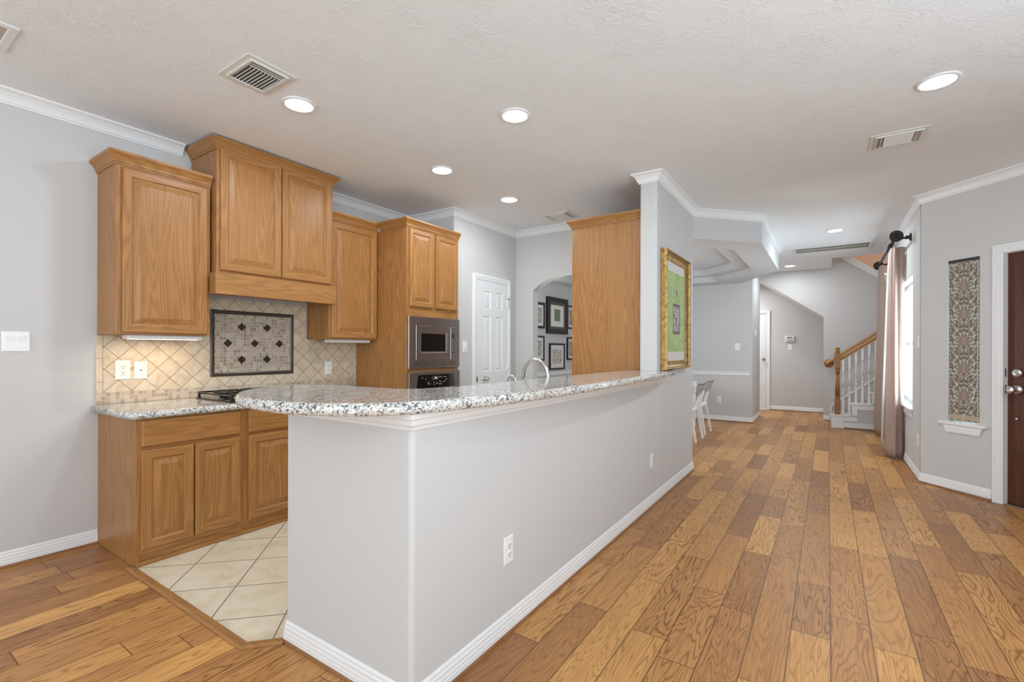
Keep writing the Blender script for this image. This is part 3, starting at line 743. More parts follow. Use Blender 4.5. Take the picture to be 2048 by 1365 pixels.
m = MB(); bullnose(m, [(XW + 0.013, 1.003), (-3.253, 1.003), (-3.253, 3.050), (XW + 0.013, 3.050)], 0.8590, 0.8995, 0.019)
tag(m.build('countertop', M['granite']), 'lower granite countertop along the tiled wall, under the wall cabinets', 'countertop')
m = MB(); bullnose(m, [(-1.945, 1.272), (-1.312, 1.272), (-1.312, 3.996), (-1.945, 3.996)], 0.8590, 0.8995, 0.019)
tag(m.build('countertop', M['granite']), 'lower granite sink counter behind the raised curved bar', 'countertop')

# ------------------------------------------------------------ tiled backsplash
t = thing('tile_backsplash', 'beige diagonal tile backsplash with a framed mosaic panel', 'backsplash', (XW, SPL_Y, SPL_Z), E_)
m = MB(); m.box(0.036, 2.02, -0.011, -0.0005, 0.0735, 0.4525); m.box(0.55, 1.475, -0.011, -0.0005, 0.4525, 0.755)
m.build('field_tile', M['splash'], t)
m = MB(); m.box(0.0, 0.0345, -0.0115, -0.0005, 0.0735, 0.4525, 0.001, seg=1); m.build('border_tile', M['border_tile'], t)
m = MB(); m.box(0.0, 2.02, -0.0112, -0.0005, 0.0005, 0.0728); m.build('mosaic_strip', M['mosaic_strip'], t)
md0, md1, mz0, mz1 = 1.706 - SPL_Y, 2.379 - SPL_Y, 1.051 - SPL_Z, 1.567 - SPL_Z
m = MB(); m.rects(md0, md1, mz0, mz1, [(0, 0.011), (0, 0.017), (0.008, 0.021), (0.02, 0.021), (0.029, 0.016), (0.029, 0.0125)], cap=False); m.build('mosaic_frame', M['dark_marble'], t)
m = MB(); m.box(md0 + 0.027, md1 - 0.027, -0.0135, -0.0111, mz0 + 0.027, mz1 - 0.027); m.build('mosaic_field', M['mosaic'], t)
cx, cz = 2.042 - SPL_Y, 1.309 - SPL_Z
for dx, dz in ((0, 0), (-0.209, 0), (0.209, 0), (-0.103, 0.131), (0.103, 0.131), (-0.103, -0.131), (0.103, -0.131)):
    m = MB(); rr = 0.033
    m.prism([(cx + dx - rr, cz + dz), (cx + dx, cz + dz - rr), (cx + dx + rr, cz + dz), (cx + dx, cz + dz + rr)], 'y', -0.0155, -0.0136)
    m.build('diamond_tile', M['black_marble'], t)

# ------------------------------------------------------------ plates on the walls
def plate(name, label, cat, loc, rotz, w=0.072, h=0.118, kind='outlet', mat='plastic', group=None):
    t = thing(name, label, cat, loc, rotz, group)
    m = MB(); m.rects(-w / 2, w / 2, -h / 2, h / 2, [(0, 0.0003), (0, 0.003), (0.003, 0.0055), (0.006, 0.006)], cap=True, back=True); m.build('cover_plate', M[mat], t)
    def slots(cx, cz, par):
        m = MB()
        m.box(cx - 0.0085, cx - 0.006, -0.0103, -0.0095, cz - 0.001, cz + 0.008); m.box(cx + 0.006, cx + 0.0085, -0.0103, -0.0095, cz - 0.001, cz + 0.008)
        m.lathe([(0.003, -0.0103), (0.003, -0.0095)], (cx, 0, cz - 0.008), 'y', 10); m.build('slot', M['slot'], par)
    if kind in ('outlet', 'decora_outlet'):
        for cz_ in ((0.0195, -0.0195) if kind == 'outlet' else (0.018, -0.018)):
            m = MB()
            if kind == 'outlet':
                m.rings([[(0.0165 * math.copysign(abs(math.cos(a)) ** 0.7, math.cos(a)), -dd, cz_ + 0.0155 * math.copysign(abs(math.sin(a)) ** 0.7, math.sin(a))) for a in [2 * PI * k / 20 for k in range(20)]] for dd in (0.0055, 0.0095)], smooth=False)
            else: m.box(-0.0165, 0.0165, -0.0095, -0.0055, cz_ - 0.0165, cz_ + 0.0165, 0.001, seg=1)
            rc = m.build('receptacle', M[mat], t); slots(0, cz_, rc)
    if kind == 'jack':
        m = MB(); m.prism([(-0.006, -0.004), (0.006, -0.004), (0.006, 0.003), (-0.006, 0.003)], 'y', -0.0068, -0.0055); m.build('jack', M['slot'], t)
    if kind.startswith('rocker'):
        nn = int(kind[6:] or 1)
        for k in range(nn):
            cx_ = (k - (nn - 1) / 2) * 0.046
            m = MB(); m.rects(cx_ - 0.0185, cx_ + 0.0185, -0.036, 0.036, [(0, 0.0058), (0.0012, 0.0050), (0.002, 0.0050)], cap=True); m.build('rocker_frame', M['vent'], t)
            m = MB(); m.prism([(-0.0055, -0.033), (-0.0085, -0.033), (-0.0065, 0.0), (-0.0102, 0.033), (-0.0055, 0.033)], 'x', cx_ - 0.0162, cx_ + 0.0162); m.build('rocker', M[mat], t)
            for z_ in (0.049, -0.049):
                m = MB(); m.lathe([(0.003, -0.0072), (0.003, -0.0055)], (cx_, 0, z_), 'y', 10); m.build('screw', M['vent'], t)
    if kind == 'dimmer':
        m = MB(); m.box(-0.0165, 0.0165, -0.010, -0.0055, -0.033, 0.033, 0.001, seg=1); m.build('paddle', M[mat], t)
        m = MB(); m.box(-0.009, 0.009, -0.0112, -0.0095, -0.026, -0.022); m.build('slider', M['slot'], t)
    if kind == 'toggle':
        m = MB(); m.prism([(-0.0055, -0.006), (-0.016, 0.008), (-0.014, 0.013), (-0.0055, 0.006)], 'x', -0.005, 0.005); m.build('toggle', M[mat], t)
    return t
plate('light_switch', 'white double rocker switch at the left edge, left of the oak cabinets', 'switch', (XW, 0.672, 1.303), E_, 0.118, 0.118, 'rocker2')
SX = XW + 0.0116
plate('electrical_outlet', 'wide ivory outlet on the tiles, leftmost of the two plates under the left cabinet', 'outlet', (SX, 1.170, 1.121), E_, 0.082, 0.128, 'decora_outlet', 'plastic_ivory')
plate('phone_jack', 'ivory phone jack plate on the tiles, right of the wide ivory outlet', 'jack', (SX, 1.269, 1.116), E_, 0.073, 0.121, 'jack', 'plastic_ivory')
plate('electrical_outlet', 'white outlet on the tiles right of the mosaic panel', 'outlet', (SX, 2.733, 1.089), E_, 0.072, 0.124)
plate('light_switch', 'white dimmer switch between the oven cabinet and the white pantry door', 'switch', (XP, 3.965, 1.295), E_, 0.072, 0.122, 'dimmer')
plate('electrical_outlet', 'white outlet low on the long peninsula wall, nearest its front corner', 'outlet', (XI, 1.737, 0.371), E_, 0.072, 0.122)
plate('electrical_outlet', 'white outlet low on the long peninsula wall, below the gold-framed picture end', 'outlet', (XI, 3.795, 0.371), E_, 0.072, 0.114)
plate('light_switch', 'white rocker switch on the dining wall above the chair rail', 'switch', (-1.325, 9.1, 1.325), S_, 0.085, 0.125, 'rocker1')
plate('electrical_outlet', 'white outlet on the dining wall below the chair rail', 'outlet', (-1.625, 9.1, 0.375), S_, 0.078, 0.122)
plate('light_switch', 'white switch on the passage wall just below the alarm keypad', 'switch', (-0.654, 11.4, 1.332), S_, 0.078, 0.122, 'toggle')
plate('light_switch', 'white switch on the narrow wall between curtain and patterned blind', 'switch', (DX, 6.055, 1.353), W_, 0.072, 0.118, 'rocker1')
plate('electrical_outlet', 'white outlet near the floor between curtain and patterned blind', 'outlet', (DX, 6.08, 0.385), W_, 0.072, 0.118)
# alarm keypad and small sensor box
t = thing('alarm_keypad', 'white alarm keypad with a dark screen on the passage wall', 'keypad', (-0.664, 11.4, 1.505), S_)
m = MB(); m.box(-0.082, 0.082, -0.028, -0.0005, -0.06, 0.06, 0.008); m.build('case', M['plastic'], t)
m = MB(); m.box(-0.045, 0.05, -0.0295, -0.0278, 0.022, 0.040); m.build('screen', M['slot'], t)
for i in range(4):
    for k in range(3):
        m = MB(); m.box(-0.052 + i * 0.028, -0.031 + i * 0.028, -0.0305, -0.0278, -0.048 + k * 0.021, -0.033 + k * 0.021, 0.002, seg=1); m.build('key', M['print_dark'] if i < 3 else M['vent_grey'], t)
t = thing('thermostat', 'small white thermostat box on the wall end left of the passage', 'thermostat', (-1.09, 9.38, 1.575), E_)
m = MB(); m.box(-0.04, 0.04, -0.035, -0.0005, -0.055, 0.055, 0.006); m.build('case', M['plastic'], t)
m = MB(); m.lathe([(0.012, -0.045), (0.016, -0.041), (0.018, -0.0345)], (0, 0, 0.03), 'y', 14); m.build('dial', M['plastic'], t)

# ------------------------------------------------------------ appliances and kitchen fittings
OX = XW + oD + 0.0005     # front plane of the oven cabinet
t = thing('microwave', 'built-in stainless steel microwave in the oak cabinet above the oven', 'microwave', (OX, 3.056, 1.083), E_)
mw, mh = 0.716, 0.492
m = MB(); m.rectloft([(0, mw, 0, mh, 0.0), (0, mw, 0, mh, 0.020), (0.004, mw - 0.004, 0.004, mh - 0.004, 0.024), (0.078, 0.640, 0.076, 0.415, 0.024), (0.079, 0.639, 0.077, 0.414, 0.012)], cap=True, back=True)
trimk = m.build('trim_kit', M['steel'], t)
for row in (0.028, 0.050):
    for k in range(5):
        x0 = 0.062 + k * 0.120
        m = MB(); m.box(x0, x0 + 0.106, -0.0248, -0.0235, row, row + 0.007); m.build('vent_slot', M['slot'], trimk)
m = MB()
m.rectloft([(0.084, 0.566, 0.082, 0.409, 0.0145), (0.084, 0.566, 0.082, 0.409, 0.030), (0.087, 0.563, 0.085, 0.406, 0.033), (0.140, 0.514, 0.145, 0.353, 0.033), (0.156, 0.498, 0.161, 0.333, 0.026)])
dr = m.build('door', M['steel'], t)
m = MB(); m.rectloft([(0.156, 0.498, 0.161, 0.333, 0.0262), (0.157, 0.497, 0.162, 0.332, 0.0265)], cap=True); m.build('window', M['black_gloss'], dr)
m = MB(); m.box(0.090, 0.560, -0.0338, -0.0328, 0.132, 0.1345); m.build('seam', M['nickel_dark'], dr)
m = MB(); m.rectloft([(0.5675, 0.634, 0.082, 0.409, 0.0145), (0.5675, 0.634, 0.082, 0.409, 0.030), (0.570, 0.6315, 0.085, 0.406, 0.0325)], cap=True); cp = m.build('control_panel', M['steel'], t)
m = MB(); m.box(0.577, 0.622, -0.0345, -0.0322, 0.150, 0.340); m.build('keypad', M['black_gloss'], cp)
for i in range(3):
    for k in range(8):
        m = MB(); m.box(0.583 + i * 0.0125, 0.590 + i * 0.0125, -0.0352, -0.0343, 0.160 + k * 0.018, 0.166 + k * 0.018); m.build('key', M['print_dark'], cp)
m = MB(); m.box(0.582, 0.617, -0.0351, -0.0343, 0.314, 0.332); m.build('display', M['vent_dark'], cp)
t = thing('wall_oven', 'stainless wall oven with black control panel, mostly hidden behind the bar', 'oven', (OX, 3.058, 0.37), E_)
m = MB(); m.box(0, mw - 0.004, -0.030, 0.0, 0.505, 0.682, 0.003, seg=1); m.build('control_panel', M['steel'], t)
m = MB(); m.prism([(0.092, 0.523), (0.632, 0.523), (0.612, 0.652), (0.112, 0.652)], 'y', -0.0315, -0.0298); bp = m.build('control_glass', M['black_gloss'], t)
m = MB(); m.box(0.298, 0.392, -0.0322, -0.0314, 0.597, 0.637); m.build('display_bezel', M['nickel_dark'], bp)
m = MB(); m.box(0.305, 0.385, -0.0328, -0.0321, 0.603, 0.631); m.build('clock_display', M['slot'], bp)
for dx in (0.0, 0.012, 0.024):
    m = MB(); m.box(0.333 + dx, 0.341 + dx, -0.0332, -0.0327, 0.610, 0.625); m.build('display_digit', M['display'], bp)
for bx, bz in ((0.16, 0.62), (0.21, 0.607), (0.24, 0.56), (0.262, 0.56), (0.24, 0.575), (0.32, 0.552), (0.32, 0.572), (0.352, 0.56), (0.37, 0.56), (0.40, 0.552), (0.42, 0.552), (0.40, 0.575), (0.42, 0.575), (0.40, 0.62), (0.422, 0.62), (0.46, 0.62), (0.482, 0.62), (0.462, 0.57), (0.480, 0.585), (0.50, 0.60)):
    m = MB(); m.box(bx, bx + 0.011, -0.0321, -0.0314, bz, bz + 0.008); m.build('touch_key', M['print_dark'], bp)
m = MB(); m.rects(0, mw - 0.004, 0.0, 0.498, [(0, 0.0), (0, 0.034), (0.004, 0.038), (0.09, 0.038), (0.094, 0.034)], cap=False, back=True); od = m.build('door', M['steel'], t)
m = MB(); m.rects(0.092, mw - 0.096, 0.092, 0.406, [(0, 0.0342), (0.001, 0.0345)], cap=True); m.build('window', M['black_gloss'], od)
m = MB(); m.tube([(0.06, -0.075, 0.455), (mw - 0.064, -0.075, 0.455)], 0.011); m.box(0.08, 0.10, -0.075, -0.037, 0.447, 0.463); m.box(mw - 0.104, mw - 0.084, -0.075, -0.037, 0.447, 0.463); m.build('handle', M['steel'], od)

t = thing('cooktop', 'black gas cooktop on the lower counter, mostly hidden behind the bar end', 'cooktop', (XW, 1.575, 0.8999), E_)
m = MB(); m.box(0, 0.90, -0.60, -0.09, 0, 0.010, 0.004); m.build('glass_top', M['black_gloss'], t)
for k in range(3):
    x0 = 0.012 + 0.294 * k; m = MB()
    for yy in (-0.585, -0.345, -0.11): m.box(x0, x0 + 0.284, yy, yy + 0.014, 0.040, 0.052, 0.003, seg=1)
    for xx in (x0, x0 + 0.090, x0 + 0.180, x0 + 0.270): m.box(xx, xx + 0.014, -0.585, -0.096, 0.036, 0.048, 0.003, seg=1)
    for xx in (x0, x0 + 0.270):
        for yy in (-0.585, -0.110): m.box(xx, xx + 0.014, yy, yy + 0.014, 0.0101, 0.04)
    m.build('grate', M['black_iron'], t)
for k in range(5):
    m = MB(); m.lathe([(0.018, 0.0101), (0.018, 0.02), (0.014, 0.034), (0.0, 0.035)], (0.30 + 0.075 * k, -0.565 + 0.0, 0), 'z', 14); m.build('knob', M['nickel'], t)
for k in range(2):
    for yy in (-0.46, -0.22):
        m = MB(); m.lathe([(0.045, 0.0101), (0.045, 0.018), (0.03, 0.026), (0, 0.027)], (0.155 + 0.589 * k, yy, 0), 'z', 18); m.build('burner', M['black_iron'], t)

for lab, y0, y1, lit in (('lit slim under-cabinet light below the left wall cabinet', 1.118, 1.545, True), ('unlit slim under-cabinet light below the right wall cabinet', 2.58, 3.01, False)):
    t = thing('undercabinet_light', lab, 'light', (XW, y0, 1.3525), E_); L_ = y1 - y0
    m = MB(); m.box(0, L_, -0.27, -0.17, -0.026, -0.0005, 0.003, seg=1); m.build('housing', M['plastic'], t)
    m = MB(); m.box(0.02, L_ - 0.02, -0.255, -0.185, -0.0285, -0.0262); m.build('diffuser', M['tube_lit'] if lit else M['plastic_ivory'], t)
    if lit:
        d = bpy.data.lights.new('undercabinet_glow', 'AREA'); d.shape = 'RECTANGLE'; d.size = L_ - 0.06; d.size_y = 0.05; d.energy = 1.3; d.color = (1, 0.78, 0.52)
        lo = bpy.data.objects.new('undercabinet_glow', d); COL.objects.link(lo); lo.parent = t; lo.location = (L_ / 2, -0.22, -0.032)

def faucet(name, label, loc, reach, rise, r, base_r):
    t = thing(name, label, 'faucet', loc)
    m = MB(); m.lathe([(base_r, 0), (base_r, 0.008), (base_r * 0.75, 0.014), (base_r * 0.62, 0.05), (r * 1.1, 0.06)], seg=20); m.build('base', M['nickel'], t)
    R_ = reach / 2; pts = [(0, 0, 0.055), (0, 0, rise - R_ * 1.25)]
    for k in range(1, 15):
        a = PI * k / 14; pts.append((-R_ + R_ * math.cos(a), 0, rise - R_ * 1.25 + R_ * 1.25 * math.sin(a)))
    pts.append((-reach - 0.004, 0, rise - R_ * 1.25 - 0.02))
    m = MB(); m.tube(pts, r, 14); m.build('spout', M['nickel'], t)
    e = pts[-1]
    m = MB(); m.lathe([(r * 1.05, e[2] + 0.004), (r * 1.35, e[2] - 0.006), (r * 1.15, e[2] - 0.012), (r * 1.5, e[2] - 0.034), (r * 1.5, e[2] - 0.042)], (e[0], 0, 0), seg=16); m.build('spray_tip', M['nickel_dark'], t)
    return t
t = faucet('kitchen_faucet', 'tall brushed nickel gooseneck faucet rising behind the granite bar', (-1.552, 2.75, 0.8998), 0.197, 0.296, 0.0115, 0.026)
m = MB(); m.tube([(0, 0.03, 0.035), (0, 0.075, 0.06), (0.01, 0.11, 0.10)], [0.008, 0.007, 0.006], 10); m.build('lever', M['nickel'], t)
faucet('drinking_faucet', 'small curved nickel faucet behind the bar, left of the tall gooseneck', (-1.553, 2.36, 0.8998), 0.060, 0.205, 0.0055, 0.017)

# ------------------------------------------------------------ ceiling fixtures
def recessed(loc, label, watts=1.0, first=[None]):
    if first[0] is None:
        t = thing('recessed_light', label, 'light', loc, 0, 'recessed ceiling lights'); first[0] = t
        m = MB(); m.lathe([(0.098, -0.0005), (0.098, -0.004), (0.092, -0.008), (0.080, -0.009), (0.077, -0.004), (0.077, -0.0005)], seg=40); m.build('trim_ring', M['trim'], t)
        m = MB(); m.lathe([(0.0765, -0.0005), (0.0765, -0.005), (0.05, -0.0065), (0.0, -0.007)], seg=40); m.build('lens', M['lens'], t)
    else: t = dup(first[0], loc, 0, label)
    d = bpy.data.lights.new('lamp_glow', 'AREA'); d.shape = 'DISK'; d.size = 0.15; d.energy = LAMP_W * watts; d.color = (0.88, 0.95, 1.0)
    o = bpy.data.objects.new('lamp_glow', d); COL.objects.link(o); o.location = (loc[0], loc[1], loc[2] - 0.016)
for loc, lab, wt in [((-2.67, 1.655, H), 'round recessed ceiling light beside the large louvred vent, nearest the left wall', 0.9),
                 ((-1.65, 2.49, H), 'round recessed ceiling light above the middle of the granite bar', 1.1),
                 ((-2.655, 2.915, H), 'round recessed ceiling light between hood cabinet and oven cabinet', 0.8),
                 ((-2.62, 3.85, H), 'round recessed ceiling light nearest the pantry door', 0.9),
                 ((0.50, 3.46, H), 'round recessed ceiling light beside the right-hand vent, rightmost', 1.3),
                 ((0.069, 7.05, H), 'round recessed ceiling light in the hall, in front of the long slotted vent', 1.3),
                 ((-0.555, 9.57, H), 'round recessed ceiling light farthest back, above the stair wall', 1.0)]:
    recessed(loc, lab, wt)
def register(label, loc, w, d, mode):
    t = thing('ceiling_vent', label, 'vent', loc, 0, None)
    fl = 0.032
    m = MB()
    def fr(x0, x1, y0, y1, z0, z1, iw): 
        m.box(x0, x1, y0, y0 + iw, z0, z1); m.box(x0, x1, y1 - iw, y1, z0, z1); m.box(x0, x0 + iw, y0 + iw, y1 - iw, z0, z1); m.box(x1 - iw, x1, y0 + iw, y1 - iw, z0, z1)
    fr(-w / 2, w / 2, -d / 2, d / 2, -0.006, -0.0005, fl); fr(-w / 2 + fl - 0.004, w / 2 - fl + 0.004, -d / 2 + fl - 0.004, d / 2 - fl + 0.004, -0.014, -0.006, 0.012)
    m.build('frame', M['vent'], t)
    x0, x1, y0, y1 = -w / 2 + fl + 0.006, w / 2 - fl - 0.006, -d / 2 + fl + 0.006, d / 2 - fl - 0.006
    m = MB(); m.box(x0, x1, y0, y1, -0.003, -0.0006); m.build('backing', M['vent_dark'] if mode != 'grey' else M['vent_grey'], t)
    def blade(a0, a1, b, axis, tilt):
        m = MB(); h = 0.012 if mode != 'big' else 0.0075; dx = h * tilt
        pr = [(b, -0.003), (b + 0.0025, -0.003), (b + 0.0025 + dx, -0.003 - h), (b + dx, -0.003 - h)]
        if axis == 'y': m.prism(pr, 'y', a0, a1)       # blade runs along y, section in xz
        else: m.prism(pr, 'x', a0, a1)
        m.build('louvre', M['vent'], t)
    if mode == 'big':
        for k in range(10): blade(x0, x1 - 0.06, y0 + 0.010 + k * (y1 - y0 - 0.02) / 9, 'x', 0.0)
        for k in range(3): blade(y0, y1, x1 - 0.050 + k * 0.021, 'y', 0.0)
    else:
        n_ = int((y1 - y0) / 0.017)
        for k in range(n_): blade(x0 + 0.04, x1 - 0.04, y0 + 0.004 + k * 0.017, 'x', 0.9)
        for k in range(3):
            blade(y0, y1, x0 + 0.003 + k * 0.012, 'y', -0.7); blade(y0, y1, x1 - 0.006 - k * 0.012, 'y', 0.7)
    return t
register('large louvred ceiling vent above the left cabinets, nearest the camera', (-2.573, 1.354, H), 0.315, 0.262, 'big')
register('louvred ceiling vent at upper right beside the rightmost light', (0.403, 4.235, H), 0.315, 0.275, 'grey')
register('louvred ceiling vent above the tall oak side panel', (-2.465, 4.63, H), 0.335, 0.30, 'grey')
t = thing('ceiling_grille', 'long narrow slotted air grille on the hall ceiling near the stairs', 'vent', (0.036, 8.23, H))
gw, gd = 0.95, 0.42
m = MB(); m.box(-gw / 2, gw / 2, -gd / 2, -gd / 2 + 0.04, -0.008, -0.0005); m.box(-gw / 2, gw / 2, gd / 2 - 0.04, gd / 2, -0.008, -0.0005); m.box(-gw / 2, -gw / 2 + 0.04, -gd / 2 + 0.04, gd / 2 - 0.04, -0.008, -0.0005); m.box(gw / 2 - 0.04, gw / 2, -gd / 2 + 0.04, gd / 2 - 0.04, -0.008, -0.0005); m.box(-gw / 2 + 0.04, gw / 2 - 0.04, -0.012, 0.012, -0.008, -0.0005)
m.build('frame', M['vent'], t)
m = MB(); m.box(-gw / 2 + 0.04, gw / 2 - 0.04, -gd / 2 + 0.04, gd / 2 - 0.04, -0.0022, -0.0006); m.build('backing', M['vent_dark'], t)
for k in range(42):
    m = MB(); xx = -gw / 2 + 0.05 + k * 0.0202; m.box(xx, xx + 0.006, -gd / 2 + 0.04, gd / 2 - 0.04, -0.0060, -0.0023); m.build('louvre', M['vent'], t)
t = thing('ceiling_speaker', 'square tan ceiling panel with white rim at the top left corner', 'speaker', (-3.28, 0.39, H))
m = MB(); m.rects(-0.155, 0.155, -0.155, 0.155, [(0, 0.0), (0.0, 0.006), (0.03, 0.008), (0.034, 0.004)], cap=False)
o = m.build('rim', M['trim'], t); o.rotation_euler = (PI / 2, 0, 0); o.location = (0, 0, -0.0005)
m = MB(); m.box(-0.122, 0.122, -0.122, 0.122, -0.0055, -0.0005); m.build('grille', M['speaker'], t)

# ------------------------------------------------------------ doors
def casing(m, x0, x1, h, prof, z0=0.003):
    prev = None
    for o_, d_ in prof:
        ring = [m.v(x0 - o_, -d_, z0), m.v(x0 - o_, -d_, h + o_), m.v(x1 + o_, -d_, h + o_), m.v(x1 + o_, -d_, z0)]
        if prev:
            for i in range(3): m.face((prev[i], prev[i + 1], ring[i + 1], ring[i]))
        prev = ring
CAS = [(0.0, 0.0003), (0.0, 0.012), (0.010, 0.013), (0.013, 0.016), (0.030, 0.017), (0.034, 0.021), (0.058, 0.022), (0.062, 0.018), (0.064, 0.0003)]
def sixpanel(root, w, h, mat, y=0.0, t=0.012):
    """door leaf whose face stands t in front of y"""
    cols = ((0.20 * w, 0.435 * w), (0.60 * w, 0.835 * w)); rows = ((0.10 * h, 0.385 * h), (0.495 * h, 0.805 * h), (0.845 * h, 0.945 * h))
    m = MB(); xs = [0, cols[0][0], cols[0][1], cols[1][0], cols[1][1], w]; zs = [0.008, rows[0][0], rows[0][1], rows[1][0], rows[1][1], rows[2][0], rows[2][1], h]
    for i in range(5):
        for k in range(7):
            if i in (1, 3) and k in (1, 3, 5):
                m.rects(xs[i], xs[i + 1], zs[k], zs[k + 1], [(0, t), (0.010, t - 0.009), (0.018, t - 0.009), (0.034, t - 0.003)], y, cap=True)
            else:
                m.face([m.v(xs[i], y - t, zs[k]), m.v(xs[i + 1], y - t, zs[k]), m.v(xs[i + 1], y - t, zs[k + 1]), m.v(xs[i], y - t, zs[k + 1])])
    m.box(0, w, y - 0.001, y - 0.0003, 0.008, h)
    for a, b in (((0, y), (0, y)), ((w, y), (w, y))):
        m.face([m.v(a[0], y - t, 0.008), m.v(a[0], y - 0.0003, 0.008), m.v(a[0], y - 0.0003, h), m.v(a[0], y - t, h)])
    m.face([m.v(0, y - t, h), m.v(w, y - t, h), m.v(w, y - 0.0003, h), m.v(0, y - 0.0003, h)])
    return m.build('door_leaf', mat, root, merge=True)
def knob(root, x, z, y, r=0.027, name='knob', mat='nickel'):
    m = MB(); m.lathe([(0.031, y), (0.031, y - 0.004), (0.022, y - 0.009), (0.012, y - 0.014), (0.011, y - 0.030), (r * 0.7, y - 0.034), (r, y - 0.045), (r * 0.95, y - 0.056), (r * 0.6, y - 0.064), (0, y - 0.066)], (x, 0, z), 'y', 20)
    return m.build(name, M[mat], root)
# pantry door
t = thing('door_1', 'white six-panel pantry door with a nickel knob, beside the arch', 'door', (XP, 4.163, 0), E_); struct(t)
pwid = 0.594
sixpanel(t, pwid, 2.05, M['door_white'])
m = MB(); casing(m, -0.004, pwid + 0.004, 2.055, CAS); m.build('casing', M['trim'], t)
knob(t, 0.058 + 0.075, 0.93, -0.012)
m = MB(); m.box(-0.0035, 0.006, -0.0185, -0.013, 0.90, 0.96); m.build('latch_plate', M['black_iron'], t)
for z_ in (1.83, 1.055, 0.25):
    m = MB(); m.tube([(pwid + 0.002, -0.022, z_ - 0.048), (pwid + 0.002, -0.022, z_ + 0.048)], 0.008, 10); m.box(pwid - 0.006, pwid + 0.012, -0.0235, -0.0125, z_ - 0.046, z_ + 0.046); m.build('hinge', M['plastic'], t)
m = MB(); m.tube([(pwid - 0.02, -0.032, 1.885), (pwid + 0.035, -0.034, 1.885)], 0.006, 8); m.tube([(pwid + 0.004, -0.034, 1.885), (pwid + 0.008, -0.036, 1.84), (pwid + 0.03, -0.034, 1.80), (pwid + 0.036, -0.034, 1.76)], 0.003, 8); m.build('hinge_stop', M['nickel'], t)
# door under the stairs
t = thing('door_2', 'white panel door in the passage behind the sloping opening', 'door', (-1.80, 11.4, 0), S_); struct(t)
sixpanel(t, 0.71, 2.03, M['door_white'])
m = MB(); casing(m, -0.004, 0.714, 2.055, CAS); m.build('casing', M['trim'], t)
knob(t, 0.655, 1.08, -0.012, mat='nickel_dark')
m = MB(); m.box(-0.003, 0.713, -0.03, -0.0005, 0.0005, 0.009); m.build('threshold', M['plastic'], t)
# front door in the 45-degree wall
t = thing('door_3', 'dark reddish-brown wood front door at the right edge', 'door', (DX, DY, 0), -PI / 4); struct(t)
m = MB(); m.box(DA0 + 0.004, DA1 - 0.004, 0.035, 0.08, 0.012, DZ - 0.004, 0.002, seg=1); m.build('door_leaf', M['mahogany'], t)
CASF = [(-0.004, -0.0345), (0.0, 0.0003), (0.0, 0.010), (0.004, 0.012), (0.010, 0.012), (0.013, 0.016), (0.021, 0.016), (0.024, 0.012), (0.030, 0.012), (0.033, 0.016), (0.041, 0.016), (0.044, 0.012), (0.050, 0.013), (0.054, 0.020), (0.068, 0.021), (0.072, 0.018), (0.072, 0.0003)]
m = MB(); casing(m, DA0 + 0.001, DA1 - 0.001, DZ - 0.001, CASF, 0.001); m.build('casing', M['trim'], t)
m = MB(); m.box(DA0 + 0.006, DA1 - 0.006, 0.0, 0.10, 0.0005, 0.011, 0.003); m.build('threshold', M['nickel_dark'], t)
m = MB(); m.lathe([(0.036, 0.0345), (0.036, 0.024), (0.030, 0.016), (0.022, 0.012), (0, 0.011)], (0.727, 0, 1.085), 'y', 24); m.box(0.707, 0.747, -0.001, 0.013, 1.080, 1.090, 0.002); m.build('deadbolt', M['nickel'], t)
m = MB(); m.lathe([(0.040, 0.0345), (0.040, 0.026), (0.030, 0.014), (0.014, 0.008), (0.012, -0.012), (0.018, -0.020), (0.030, -0.034), (0.033, -0.048), (0.026, -0.062), (0.0, -0.067)], (0.727, 0, 0.95), 'y', 24); m.build('knob', M['nickel'], t)
m = MB(); m.lathe([(0.011, 0.0345), (0.011, 0.028), (0.006, 0.024), (0, 0.0235)], (0.722, 0, 0.712), 'y', 16); m.build('door_stud', M['nickel'], t)
for z_ in (1.086, 0.952):
    m = MB(); m.box(DA0 + 0.0012, DA0 + 0.0035, 0.010, 0.033, z_ - 0.034, z_ + 0.034); m.build('strike_plate', M['slot'], t)

# ------------------------------------------------------------ entry sidelight with fabric blind
WR = -PI / 4
t = thing('window_1', 'narrow sidelight window left of the front door', 'window', (DX, DY, 0), WR); struct(t)
m = MB(); m.rects(BL0, BL1, BZ0, BZ1, [(0.0, -0.085), (0.0, -0.060), (0.025, -0.060), (0.025, -0.085)], cap=False); m.build('frame', M['aluminium'], t)
m = MB(); m.box(BL0 + 0.02, BL1 - 0.02, 0.07, 0.074, BZ0 + 0.02, BZ1 - 0.02); m.build('glass', M['glass'], t)
SILLP = [(0.866 - DX) / 0.7071, (1.114 - DX) / 0.7071]
m = MB()
m.box(SILLP[0] - 0.005, SILLP[1] + 0.012, -0.030, -0.0005, 0.600, 0.6245, 0.004)
m.prism([(SILLP[0] + 0.02, 0.5995), (SILLP[1] - 0.01, 0.5995), (SILLP[1] - 0.028, 0.575), (SILLP[1] - 0.04, 0.530), (SILLP[0] + 0.05, 0.530), (SILLP[0] + 0.038, 0.575)], 'y', -0.013, -0.0005)
m.box(SILLP[0] + 0.036, SILLP[1] - 0.026, -0.018, -0.013, 0.566, 0.574); m.box(SILLP[0] + 0.044, SILLP[1] - 0.034, -0.016, -0.013, 0.545, 0.551)
m.build('sill', M['trim'], t)
t = thing('fabric_blind', 'floral damask fabric blind hanging in the narrow window by the front door', 'blind', (DX + BL0 * 0.7071, DY - BL0 * 0.7071, 0.64), WR)
bw = BL1 - BL0
m = MB(); m.box(0.004, bw - 0.004, 0.006, 0.010, 0.0, 1.432); m.build('fabric_panel', M['damask'], t)
